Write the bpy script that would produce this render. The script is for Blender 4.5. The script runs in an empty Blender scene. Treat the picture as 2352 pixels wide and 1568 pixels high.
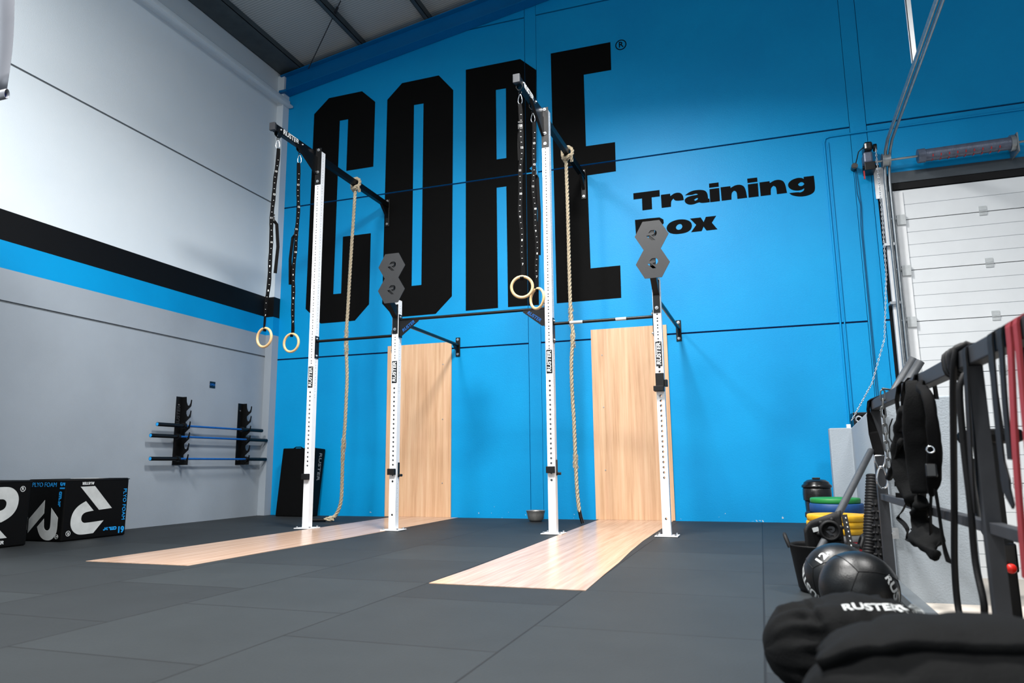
import bpy, bmesh, math, random
from mathutils import Vector, Matrix
random.seed(7)
S = bpy.context.scene
COL = S.collection
PI = math.pi
V = Vector

# ------------------------------------------------------------------ camera, world, lights, exposure
def make_camera():
    y, p, r = math.radians(-18.692), math.radians(9.674), math.radians(-0.56)
    fwd = V((math.sin(y)*math.cos(p), math.cos(y)*math.cos(p), math.sin(p)))
    right = V((math.cos(y), -math.sin(y), 0)); up = right.cross(fwd)
    R2 = right*math.cos(r)+up*math.sin(r); U2 = up*math.cos(r)-right*math.sin(r)
    cam = bpy.data.cameras.new('camera'); o = bpy.data.objects.new('camera', cam); COL.objects.link(o)
    m = Matrix.Identity(4)
    for i in range(3):
        m[i][0] = R2[i]; m[i][1] = U2[i]; m[i][2] = -fwd[i]
    m.translation = V((0, 0, 0.70)); o.matrix_world = m
    cam.lens = 36*1657.7/2352; cam.sensor_width = 36; cam.clip_start = .05
    cam.dof.use_dof = True; cam.dof.focus_distance = 7.2; cam.dof.aperture_fstop = 2.6
    S.camera = o
make_camera()
S.view_settings.view_transform = 'Standard'; S.view_settings.look = 'None'
S.view_settings.gamma = 1; S.view_settings.use_curve_mapping = False
S.view_settings.exposure = 0.0
W = bpy.data.worlds.new('world'); S.world = W; W.use_nodes = True
W.node_tree.nodes['Background'].inputs[0].default_value = (.72, .86, 1.0, 1)
W.node_tree.nodes['Background'].inputs[1].default_value = .24
def area(name, loc, tgt, sx, sy, power, col=(1, .985, .96), spread=180):
    l = bpy.data.lights.new(name, 'AREA'); l.shape = 'RECTANGLE'; l.size = sx; l.size_y = sy
    l.energy = power; l.color = col; l.spread = math.radians(spread)
    o = bpy.data.objects.new(name, l); COL.objects.link(o); o.location = loc
    o.rotation_euler = (V(tgt)-V(loc)).to_track_quat('-Z', 'Y').to_euler()
area('ceiling_lamp', (-1.5, 4.9, 6.25), (-1.7, 5.6, 0), .9, .9, 420, spread=148)
area('ceiling_lamp', (-1.5, .6, 6.3), (-2.0, 2.4, 0), .9, .9, 260, spread=150)
area('ceiling_lamp', (2.0, 4.0, 5.6), (1.4, 5.0, 0), .9, .9, 120, spread=140)
area('ceiling_lamp', (-4.2, 1.5, 6.3), (-5.4, 3.8, 0), .9, .9, 385, spread=150)
area('entrance_daylight', (-1.5, -5.5, 2.2), (-2.5, 6, 2.2), 6.0, 3.6, 190, (.92, .97, 1.0))

# ------------------------------------------------------------------ materials
def lin(c):
    return tuple(((x/255)/12.92 if x/255 <= .04045 else ((x/255+.055)/1.055)**2.4) for x in c)+(1,)
class NT:
    def __init__(s, name):
        s.m = bpy.data.materials.new(name); s.m.use_nodes = True; s.t = s.m.node_tree
        s.b = s.t.nodes['Principled BSDF']
    def n(s, t, **k):
        x = s.t.nodes.new(t)
        for a, b in k.items(): setattr(x, a, b)
        return x
    def l(s, a, b): s.t.links.new(a, b)
    def coord(s, scale=(1, 1, 1)):
        tc = s.n('ShaderNodeTexCoord'); mp = s.n('ShaderNodeMapping'); mp.inputs['Scale'].default_value = scale
        s.l(tc.outputs['Object'], mp.inputs[0]); return mp.outputs[0]
    def noise(s, vec, scale, detail=4, rough=.6):
        x = s.n('ShaderNodeTexNoise'); x.inputs['Scale'].default_value = scale
        x.inputs['Detail'].default_value = detail; x.inputs['Roughness'].default_value = rough
        s.l(vec, x.inputs['Vector']); return x.outputs['Fac']
    def ramp(s, fac, stops, interp='LINEAR'):
        r = s.n('ShaderNodeValToRGB'); r.color_ramp.interpolation = interp
        e = r.color_ramp.elements
        while len(e) < len(stops): e.new(.5)
        for q, (p, c) in zip(e, stops): q.position = p; q.color = c
        s.l(fac, r.inputs[0]); return r.outputs[0]
    def mix(s, fac, a, b, bt='MIX'):
        x = s.n('ShaderNodeMix', data_type='RGBA', blend_type=bt)
        for sock, v in ((x.inputs[0], fac), (x.inputs[6], a), (x.inputs[7], b)):
            if hasattr(v, 'is_output'): s.l(v, sock)
            else: sock.default_value = v
        return x.outputs[2]
    def bump(s, h, strength, dist=.01):
        x = s.n('ShaderNodeBump'); x.inputs['Strength'].default_value = strength; x.inputs['Distance'].default_value = dist
        s.l(h, x.inputs['Height']); s.l(x.outputs[0], s.b.inputs['Normal'])
    def col(s, c):
        if hasattr(c, 'is_output'): s.l(c, s.b.inputs['Base Color'])
        else: s.b.inputs['Base Color'].default_value = c
    def set(s, rough=.5, metal=0, spec=.5):
        s.b.inputs['Roughness'].default_value = rough; s.b.inputs['Metallic'].default_value = metal
        s.b.inputs['Specular IOR Level'].default_value = spec
M = {}
def simple(name, rgb, rough=.5, metal=0, var=.12, scale=30, bump=0, spec=.5):
    t = NT(name); c = lin(rgb); v = t.coord()
    f = t.noise(v, scale)
    d = tuple(x*(1-var) for x in c[:3])+(1,); b = tuple(min(1, x*(1+var)) for x in c[:3])+(1,)
    t.col(t.ramp(f, [(.3, d), (.7, b)])); t.set(rough, metal, spec)
    if bump: t.bump(t.noise(v, scale*6, 2), bump, .003)
    M[name] = t.m; return t.m
def wall_paint(name, rgb, rough, bump, chips=False, bands=None):
    t = NT(name); v = t.coord()
    if bands:
        tc = t.n('ShaderNodeTexCoord'); sp = t.n('ShaderNodeSeparateXYZ'); t.l(tc.outputs['Object'], sp.inputs[0])
        mr = t.n('ShaderNodeMapRange'); mr.inputs[1].default_value = 0; mr.inputs[2].default_value = 8; t.l(sp.outputs[2], mr.inputs[0])
        base = t.ramp(mr.outputs[0], [(z/8, lin(c)) for z, c in bands], 'CONSTANT')
    else: base = lin(rgb)
    f1 = t.noise(v, .9, 5)
    c = t.mix(.22, base, t.ramp(f1, [(.3, (.35, .35, .35, 1)), (.7, (.65, .65, .65, 1))]), 'OVERLAY')
    if chips:
        tc = t.n('ShaderNodeTexCoord'); sp = t.n('ShaderNodeSeparateXYZ'); t.l(tc.outputs['Object'], sp.inputs[0])
        mr = t.n('ShaderNodeMapRange'); mr.inputs[1].default_value = .34; mr.inputs[2].default_value = .02
        mr.inputs[3].default_value = 0; mr.inputs[4].default_value = .105; t.l(sp.outputs[2], mr.inputs[0])
        nz = t.noise(v, 17, 3); ad = t.n('ShaderNodeMath', operation='ADD'); t.l(nz, ad.inputs[0]); t.l(mr.outputs[0], ad.inputs[1])
        gt = t.n('ShaderNodeMath', operation='GREATER_THAN'); t.l(ad.outputs[0], gt.inputs[0]); gt.inputs[1].default_value = .80
        c = t.mix(gt.outputs[0], c, lin((190, 200, 205)))
    t.col(c); t.set(rough, 0, .22)
    a = t.noise(v, 85, 3); t.bump(a, bump, .006)
    M[name] = t.m
wall_paint('blue_paint', (0, 146, 207), .45, .2, chips=True)
wall_paint('blue_steel', (0, 104, 165), .4, .1)
GRAY = (172, 178, 188)
wall_paint('band_paint', None, .5, .18, bands=[(0, (146, 155, 164)), (2.658, (0, 140, 200)), (2.958, (7, 7, 8)), (3.255, (212, 222, 229))])
wall_paint('light_gray_paint', (212, 222, 229), .5, .12)
wall_paint('parapet_paint', (164, 173, 181), .7, .55)
wall_paint('ramp_concrete', (196, 188, 178), .8, .4)
simple('groove', (30, 34, 40), .8)
simple('joint_gray', (96, 102, 106), .8)
simple('blue_groove', (0, 40, 80), .7)
simple('black_paint', (5, 5, 5), .75, bump=.2, scale=14, spec=.1)
simple('black_steel', (7, 8, 9), .4, 0, .2, 12, spec=.3)
simple('dark_steel', (46, 48, 52), .55, 0, .15, 10, spec=.3)
simple('target_steel', (28, 30, 33), .6, 0, .1, 20)
simple('white_steel', (236, 238, 240), .3, 0, .03, 8)
simple('zinc', (190, 194, 198), .32, .9, .1, 20)
simple('hinge_steel', (190, 195, 197), .45, 0, .1, 20)
simple('chain_steel', (96, 98, 98), .4, .7, .2, 30)
simple('galvanized', (150, 156, 160), .4, .8, .15, 14)
simple('purlin_steel', (74, 84, 88), .5, .3, .15, 6)
simple('black_rubber', (9, 9, 11), .6, 0, .2, 25, .3, spec=.3)
simple('black_foam', (6, 6, 6), .55, 0, .15, 12, .15, spec=.12)
simple('black_webbing', (4, 4, 5), .8, 0, .2, 60, .5, spec=.12)
simple('black_leather', (7, 8, 9), .36, 0, .15, 30, .25)
simple('black_canvas', (8, 9, 10), .85, 0, .12, 20, .5, spec=.15)
simple('red_rubber', (142, 36, 42), .6, 0, .1, 12)
simple('white_print', (205, 208, 208), .6, 0, .08, 9)
simple('worn_white_print', (190, 193, 192), .6, 0, .14, 7)
simple('cyan_print', (20, 150, 225), .5, 0, .03)
simple('ring_wood', (214, 178, 128), .4, 0, .14, 16)
simple('blue_bar', (24, 92, 165), .35, .2, .15, 20)
simple('chrome', (205, 208, 212), .18, 1, .05)
simple('bowl_steel', (178, 176, 172), .32, .75, .15, 30)
simple('door_white', (226, 230, 233), .4, 0, .03, 3, .1)
simple('lintel_gray', (70, 78, 85), .4, .3, .15, 3)
simple('black_plastic', (14, 14, 15), .25, 0, .1)
simple('bag_plastic', (20, 20, 20), .22, 0, .1, 20, .5)
simple('green_plate', (26, 122, 54), .5)
simple('blue_plate', (14, 64, 118), .5)
simple('yellow_plate', (206, 156, 10), .5)
simple('red_plate', (176, 34, 40), .5)
simple('gray_plate', (126, 128, 128), .6)
simple('gray_tube', (66, 69, 73), .5, .2)
simple('red_knob', (226, 36, 24), .35)
simple('spring_steel', (92, 100, 118), .4, .3, .2, 20)
simple('banner_vinyl', (104, 107, 114), .33, .35, .05, 2)
simple('navy', (10, 34, 110), .6)
simple('trim_metal', (122, 128, 132), .4, .5, .12, 8)
def rope_mat():
    t = NT('jute_rope'); v = t.coord(); f = t.noise(v, 60, 5)
    t.col(t.ramp(f, [(.3, lin((150, 134, 110))), (.7, lin((212, 198, 170)))])); t.set(.9); t.bump(t.noise(v, 260, 2), .7, .004); M['jute_rope'] = t.m
rope_mat()
def wood(name, axis, rough, c=((198, 150, 106), (216, 170, 124), (228, 186, 142))):
    t = NT(name); sc = [20, 20, 20]; sc[axis] = .8
    v = t.coord(sc); f = t.noise(v, 1.0, 6, .62)
    sc2 = [46, 46, 46]; sc2[axis] = 1.3; f2 = t.noise(t.coord(sc2), 1.0, 3, .6)
    w = t.ramp(f, [(.30, lin(c[0])), (.48, lin(c[1])), (.70, lin(c[2]))])
    w = t.mix(.16, w, t.ramp(f2, [(.35, (.25, .22, .2, 1)), (.6, (.62, .62, .62, 1))]), 'OVERLAY')
    t.col(w); t.set(rough, 0, .5); M[name] = t.m
wood('oak_board', 2, .4, ((192, 150, 114), (210, 170, 134), (222, 186, 152))); wood('oak_floor', 1, .25, ((172, 140, 116), (190, 158, 134), (202, 174, 152)))
def floor_mat():
    t = NT('rubber_tiles'); tc = t.n('ShaderNodeTexCoord'); mp = t.n('ShaderNodeMapping')
    t.l(tc.outputs['Object'], mp.inputs[0]); mp.inputs['Rotation'].default_value = (0, 0, PI/2)
    mp.inputs['Location'].default_value = (.345, .03, 0)
    br = t.n('ShaderNodeTexBrick', offset=.5); t.l(mp.outputs[0], br.inputs['Vector'])
    br.inputs['Scale'].default_value = 1; br.inputs['Mortar Size'].default_value = .0055
    br.inputs['Brick Width'].default_value = .95; br.inputs['Row Height'].default_value = .96
    br.inputs['Color1'].default_value = lin((33, 36, 38)); br.inputs['Color2'].default_value = lin((41, 45, 47))
    br.inputs['Mortar'].default_value = lin((17, 18, 19)); br.inputs['Mortar Smooth'].default_value = .4
    v = t.coord(); f = t.noise(v, 1.6, 6, .7)
    c = t.mix(.45, br.outputs['Color'], t.ramp(f, [(.3, (.36, .36, .36, 1)), (.72, (.66, .66, .66, 1))]), 'OVERLAY')
    sp = t.noise(v, 70, 2, .5); g = t.ramp(sp, [(.74, (0, 0, 0, 1)), (.80, (1, 1, 1, 1))])
    sp2 = t.noise(v, 2.3, 2); g2 = t.ramp(sp2, [(.5, (0, 0, 0, 1)), (.75, (.5, .5, .5, 1))])
    mm = t.n('ShaderNodeMath', operation='MULTIPLY'); t.l(g, mm.inputs[0]); t.l(g2, mm.inputs[1])
    c = t.mix(mm.outputs[0], c, lin((150, 155, 155)))
    t.col(c); t.set(.62, 0, .3)
    ad = t.n('ShaderNodeMath', operation='MULTIPLY_ADD'); t.l(br.outputs['Fac'], ad.inputs[0]); ad.inputs[1].default_value = -2.0
    t.l(t.noise(v, 90, 3), ad.inputs[2]); t.bump(ad.outputs[0], .3, .004)
    M['rubber_tiles'] = t.m
floor_mat()
def roof_mat():
    t = NT('roof_sheet'); tc = t.n('ShaderNodeTexCoord'); w = t.n('ShaderNodeTexWave', bands_direction='Y')
    t.l(tc.outputs['Object'], w.inputs[0]); w.inputs['Scale'].default_value = 7.5
    t.col(t.ramp(w.outputs['Fac'], [(.0, lin((150, 156, 156))), (.85, lin((172, 178, 178))), (1, lin((190, 194, 192)))]))
    t.set(.5); t.bump(w.outputs['Fac'], .25, .006); M['roof_sheet'] = t.m
roof_mat()

# ------------------------------------------------------------------ mesh builder
def frame_of(d):
    d = d.normalized(); a = V((0, 0, 1)) if abs(d.z) < .9 else V((1, 0, 0))
    u = d.cross(a).normalized(); return u, d.cross(u).normalized()
class MB:
    def __init__(s): s.v = []; s.f = []; s.sm = []
    def add(s, vs, fs, smooth=False):
        o = len(s.v); s.v += [V(x) for x in vs]
        for f in fs: s.f.append([o+i for i in f]); s.sm.append(smooth)
    def box(s, x0, x1, y0, y1, z0, z1):
        vs = [(x, y, z) for z in (z0, z1) for y in (y0, y1) for x in (x0, x1)]
        s.add(vs, [(0, 2, 3, 1), (4, 5, 7, 6), (0, 1, 5, 4), (2, 6, 7, 3), (0, 4, 6, 2), (1, 3, 7, 5)])
        return s
    def obox(s, c, ax, ay, az):
        c = V(c); ax, ay, az = V(ax), V(ay), V(az)
        vs = [c+ax*i+ay*j+az*k for k in (-1, 1) for j in (-1, 1) for i in (-1, 1)]
        s.add(vs, [(0, 2, 3, 1), (4, 5, 7, 6), (0, 1, 5, 4), (2, 6, 7, 3), (0, 4, 6, 2), (1, 3, 7, 5)]); return s
    def cyl(s, a, b, r, n=14, r2=None, caps=True):
        a, b = V(a), V(b); u, w = frame_of(b-a); r2 = r if r2 is None else r2
        vs = []
        for p, q in ((a, r), (b, r2)):
            for i in range(n):
                t = 2*PI*i/n; vs.append(p+u*q*math.cos(t)+w*q*math.sin(t))
        s.add(vs, [(i, (i+1) % n, n+(i+1) % n, n+i) for i in range(n)], True)
        if caps: s.add(vs[:n], [list(range(n))[::-1]]); s.add(vs[n:], [list(range(n))])
        return s
    def tube(s, pts, r, n=8, closed=False, radii=None):
        P = [V(p) for p in pts]; m = len(P); rings = []
        u = None
        for i in range(m):
            d = (P[(i+1) % m]-P[i-1]) if closed else (P[min(i+1, m-1)]-P[max(i-1, 0)])
            if d.length < 1e-9: d = V((0, 0, 1))
            d.normalize()
            if u is None: u, _ = frame_of(d)
            u = (u-d*u.dot(d)).normalized(); w = d.cross(u)
            q = radii[i] if radii else r
            rings.append([P[i]+u*q*math.cos(2*PI*k/n)+w*q*math.sin(2*PI*k/n) for k in range(n)])
        vs = [x for R in rings for x in R]; fs = []
        for i in range(m if closed else m-1):
            j = (i+1) % m
            fs += [(i*n+k, i*n+(k+1) % n, j*n+(k+1) % n, j*n+k) for k in range(n)]
        s.add(vs, fs, True)
        if not closed: s.add(rings[0], [list(range(n))[::-1]]); s.add(rings[-1], [list(range(n))])
        return s
    def ribbon(s, pts, wdir, w, th):
        P = [V(p) for p in pts]; m = len(P); vs = []
        for i in range(m):
            d = (P[min(i+1, m-1)]-P[max(i-1, 0)]).normalized()
            wd = V(wdir[i]) if isinstance(wdir, list) else V(wdir)
            wd = (wd-d*wd.dot(d)).normalized(); nn = d.cross(wd)
            ww = w[i] if isinstance(w, list) else w
            vs += [P[i]+wd*ww/2+nn*th/2, P[i]-wd*ww/2+nn*th/2, P[i]-wd*ww/2-nn*th/2, P[i]+wd*ww/2-nn*th/2]
        fs = []
        for i in range(m-1):
            for k in range(4): fs.append((4*i+k, 4*i+(k+1) % 4, 4*i+4+(k+1) % 4, 4*i+4+k))
        fs += [(3, 2, 1, 0), (4*m-4, 4*m-3, 4*m-2, 4*m-1)]
        s.add(vs, fs); return s
    def prism(s, poly, fn, d0, d1):
        n = len(poly); vs = [fn(a, b, d0) for a, b in poly]+[fn(a, b, d1) for a, b in poly]
        s.add(vs, [list(range(n))[::-1], list(range(n, 2*n))]+[(i, (i+1) % n, n+(i+1) % n, n+i) for i in range(n)]); return s
    def lathe(s, prof, c=(0, 0, 0), n=32, axis=(0, 0, 1), closed=False):
        c = V(c); ax = V(axis).normalized(); u, w = frame_of(ax); vs = []
        for r, h in prof:
            for i in range(n):
                t = 2*PI*i/n; vs.append(c+ax*h+u*r*math.cos(t)+w*r*math.sin(t))
        m = len(prof); fs = []
        for j in range(m if closed else m-1):
            k = (j+1) % m
            fs += [(j*n+i, j*n+(i+1) % n, k*n+(i+1) % n, k*n+i) for i in range(n)]
        s.add(vs, fs, True); return s
    def torus(s, c, R, r, axis, n=40, k=10, sx=1):
        u, w = frame_of(V(axis)); c = V(c)
        return s.tube([c+u*R*math.cos(2*PI*i/n)+w*R*sx*math.sin(2*PI*i/n) for i in range(n)], r, k, True)
    def build(s, name, mat, parent=None, at=None, bevel=0, sub=0, label=None):
        me = bpy.data.meshes.new(name)
        off = world_of(parent) if parent else (V(at) if at else V((0, 0, 0)))
        me.from_pydata([tuple(x-off) for x in s.v], [], s.f)
        bm = bmesh.new(); bm.from_mesh(me); bmesh.ops.recalc_face_normals(bm, faces=bm.faces); bm.to_mesh(me); bm.free()
        me.polygons.foreach_set('use_smooth', s.sm); me.materials.append(M[mat] if isinstance(mat, str) else mat)
        o = bpy.data.objects.new(name, me); COL.objects.link(o)
        if parent: o.parent = parent
        elif at: o.location = at
        if bevel:
            b = o.modifiers.new('edge', 'BEVEL'); b.width = bevel; b.segments = 2; b.limit_method = 'ANGLE'; b.angle_limit = .7
        if sub:
            b = o.modifiers.new('smooth', 'SUBSURF'); b.levels = sub; b.render_levels = sub
            for p in me.polygons: p.use_smooth = True
        if label: o['label'] = label
        return o
def world_of(o):
    p = V((0, 0, 0))
    while o: p += o.location; o = o.parent
    return p
def tag(o, label, cat, group=None, kind=None):
    o['label'] = label; o['category'] = cat
    if group: o['group'] = group
    if kind: o['kind'] = kind
    return o
def thing(name, at, label, cat, group=None, kind=None):
    o = bpy.data.objects.new(name, None); COL.objects.link(o); o.location = at; o.empty_display_size = .1
    return tag(o, label, cat, group, kind)
def copy_tree(o, parent=None):
    c = o.copy(); COL.objects.link(c)
    if parent: c.parent = parent
    for ch in list(o.children): copy_tree(ch, c)
    return c

# flat shapes with holes and lettering -> meshes
def curve_mesh(cu):
    o = bpy.data.objects.new('outline', cu); COL.objects.link(o)
    dg = bpy.context.evaluated_depsgraph_get(); me = bpy.data.meshes.new_from_object(o.evaluated_get(dg))
    bpy.data.objects.remove(o); bpy.data.curves.remove(cu); return me
def shape_mesh(polys, th=.002):
    cu = bpy.data.curves.new('outline', 'CURVE'); cu.dimensions = '2D'; cu.fill_mode = 'BOTH'; cu.extrude = th/2
    for p in polys:
        sp = cu.splines.new('POLY'); sp.points.add(len(p)-1); sp.use_cyclic_u = True
        for q, (x, y) in zip(sp.points, p): q.co = (x, y, 0, 1)
    return curve_mesh(cu)
def text_mesh(txt, size, shear=0., bold=0., sx=1., th=.002, align='CENTER'):
    cu = bpy.data.curves.new('outline', 'FONT'); cu.body = txt; cu.size = size; cu.shear = shear; cu.offset = bold
    cu.align_x = align; cu.align_y = 'CENTER'; cu.extrude = th/2; cu.resolution_u = 3
    me = curve_mesh(cu); me.transform(Matrix.Diagonal((sx, 1, 1, 1))); return me
def place(me, origin, right, up, rot=0):
    r, u = V(right).normalized(), V(up).normalized()
    c, s_ = math.cos(rot), math.sin(rot); r2 = r*c+u*s_; u2 = u*c-r*s_; n = r2.cross(u2); m = Matrix.Identity(4)
    for i in range(3): m[i][0] = r2[i]; m[i][1] = u2[i]; m[i][2] = n[i]
    m.translation = V(origin); me.transform(m); return me
def mesh_obj(name, meshes, mat, parent=None, at=None, label=None):
    bm = bmesh.new()
    for me in meshes:
        bm.from_mesh(me); bpy.data.meshes.remove(me)
    off = world_of(parent) if parent else (V(at) if at else V((0, 0, 0)))
    bmesh.ops.translate(bm, verts=bm.verts, vec=-off)
    me = bpy.data.meshes.new(name); bm.to_mesh(me); bm.free(); me.materials.clear(); me.materials.append(M[mat])
    o = bpy.data.objects.new(name, me); COL.objects.link(o)
    if parent: o.parent = parent
    elif at: o.location = at
    if label: o['label'] = label
    return o
def chaikin(p, it=2, keep=50):
    for _ in range(it):
        out = []; n = len(p)
        for i in range(n):
            a, b, c = V(p[i-1]), V(p[i]), V(p[(i+1) % n])
            d1, d2 = (b-a), (c-b); ang = math.degrees(d1.angle(d2)) if d1.length > 1e-6 and d2.length > 1e-6 else 0
            if ang > keep: out.append(tuple(b))
            else: out += [tuple(b*.75+a*.25), tuple(b*.75+c*.25)]
        p = out
    return p
# stylised letter R emblem, about 1 unit tall
R_LEG = [(.33, -.50), (-.02, -.505), (-.50, -.015), (-.17, .005)]
R_BOWL = [(-.035, .0125), (.17, -.195), (.30, -.135), (.40, -.06), (.47, .04), (.50, .165), (.495, .29), (.44, .395), (.34, .47), (.22, .495),
          (-.07, .485), (-.31, .235), (.145, .26), (.205, .245), (.245, .205), (.255, .15), (.24, .09), (.195, .05), (.13, .03)]
def emblem(sz, th=.002, sx=1):
    return shape_mesh([[(x*sz*sx, y*sz) for x, y in chaikin(q, 2, 40)] for q in (R_LEG, R_BOWL)], th)
def ring_shape(r, w, n=24):
    return [[(q*math.cos(2*PI*i/n), q*math.sin(2*PI*i/n)) for i in range(n)] for q in (r, r-w)]
def reg_mark(sz, origin, right, up, rot=0):
    return [place(shape_mesh(ring_shape(sz, sz*.17)), origin, right, up, rot), place(text_mesh('R', sz*1.5, 0, sz*.02), origin, right, up, rot)]
X3, Y3, Z3 = (1, 0, 0), (0, 1, 0), (0, 0, 1)

# ------------------------------------------------------------------ room
YW = 9.25; XL = -7.06
def struct(o, label, cat): return tag(o, label, cat, kind='structure')
b = MB().box(-7.3, .69, -2.2, 9.4, -.7, 0)
struct(b.build('floor', 'rubber_tiles'), 'dark grey rubber tile floor with thin seams', 'floor')
# sloped concrete ramp by the door
b = MB(); P = [(-2.2, -.04), (2.6, -.04), (5.45, -.20), (9.25, -.55), (9.6, -.57)]
for i in range(4):
    (y0, z0), (y1, z1) = P[i], P[i+1]
    b.add([(.69, y0, z0), (4.6, y0, z0), (4.6, y1, z1), (.69, y1, z1), (.69, y0, -.8), (4.6, y0, -.8), (4.6, y1, -.8), (.69, y1, -.8)],
          [(0, 1, 2, 3), (4, 7, 6, 5), (0, 4, 5, 1), (2, 6, 7, 3), (1, 5, 6, 2), (0, 3, 7, 4)])
struct(b.build('floor_ramp', 'ramp_concrete'), 'bare pale concrete ramp sloping down to the white door', 'ramp')
b = MB().box(.625, .69, 1.2, 5.3, 0.0005, .045)
struct(b.build('trim_1', 'trim_metal', bevel=.004), 'grey metal edge trim along the floor under the railing', 'trim')
# back wall: precast panels with open joints
b = MB(); zs = [-.7, 2.323, 4.763, 7.19, 9.4]; g = .011
cols = [(-7.3, -2.894), (-2.888, -2.719), (-2.713, 1.294), (1.300, 1.481), (1.487, 1.53)]
for i, (x0, x1) in enumerate(cols):
    if i in (1, 3): b.box(x0, x1, YW+.004, YW+.2, -.7, 9.4); continue
    for j in range(4): b.box(x0, x1, YW, YW+.2, zs[j]+g, zs[j+1]-g)
for z0, z1 in ((4.10, 4.752), (4.774, 9.4)): b.box(1.53, 4.6, YW, YW+.2, z0, z1)
wall = b.build('wall_back', 'blue_paint'); struct(wall, 'tall bright blue panel wall with painted black lettering', 'wall')
MB().box(-7.3, 1.52, YW+.03, YW+.19, -.7, 9.3).box(1.5, 4.6, YW+.03, YW+.19, 4.2, 9.3).build('joint_backing', 'blue_groove', wall)
def wall_paint_shape(polys):
    me = shape_mesh(polys, .004); place(me, (0, YW-.001, 0), X3, Z3)
    bm = bmesh.new(); bm.from_mesh(me)
    for ax, v in ((2, 4.752), (2, 4.774), (0, -2.894), (0, -2.888)):
        co = V((0, 0, 0)); co[ax] = v; no = V((0, 0, 0)); no[ax] = 1
        bmesh.ops.bisect_plane(bm, geom=bm.verts[:]+bm.edges[:]+bm.faces[:], plane_co=co, plane_no=no)
    dead = [f for f in bm.faces if 4.752 < f.calc_center_median().z < 4.774 or -2.894 < f.calc_center_median().x < -2.888]
    bmesh.ops.delete(bm, geom=dead, context='FACES'); bm.to_mesh(me); bm.free(); return me
BIG = [
 [[(-6.45, 6.285), (-6.185, 6.515), (-5.583, 6.522), (-5.345, 6.30), (-5.351, 5.23), (-5.825, 5.23), (-5.82, 6.09), (-5.971, 6.09), (-5.987, 3.276), (-5.85, 3.276), (-5.849, 4.168), (-5.366, 4.168), (-5.367, 3.069), (-5.601, 2.838), (-6.19, 2.836), (-6.468, 3.085)]],
 [[(-5.132, 6.295), (-4.882, 6.526), (-4.261, 6.535), (-4.022, 6.25), (-4.029, 3.078), (-4.281, 2.84), (-4.941, 2.836), (-5.147, 3.061)], [(-4.672, 6.124), (-4.511, 6.122), (-4.512, 3.287), (-4.669, 3.286)]],
 [[(-3.818, 6.54), (-2.961, 6.541), (-2.719, 6.319), (-2.738, 4.909), (-2.845, 4.835), (-2.740, 4.733), (-2.735, 2.848), (-3.182, 2.852), (-3.192, 4.613), (-3.339, 4.614), (-3.33, 2.851), (-3.814, 2.848)], [(-3.341, 6.125), (-3.185, 6.122), (-3.188, 5.041), (-3.336, 5.043)]],
 [[(-2.497, 6.533), (-1.628, 6.529), (-1.63, 6.106), (-2.022, 6.11), (-2.019, 5.037), (-1.613, 5.033), (-1.615, 4.612), (-2.012, 4.609), (-2.003, 3.289), (-1.602, 3.290), (-1.604, 2.85), (-2.483, 2.848)]]]
mesh_obj('painted_letters', [wall_paint_shape(p) for p in BIG], 'black_paint', wall)
mesh_obj('painted_mark', reg_mark(.078, (-1.483, YW-.002, 6.457), X3, Z3), 'black_paint', wall)
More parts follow.
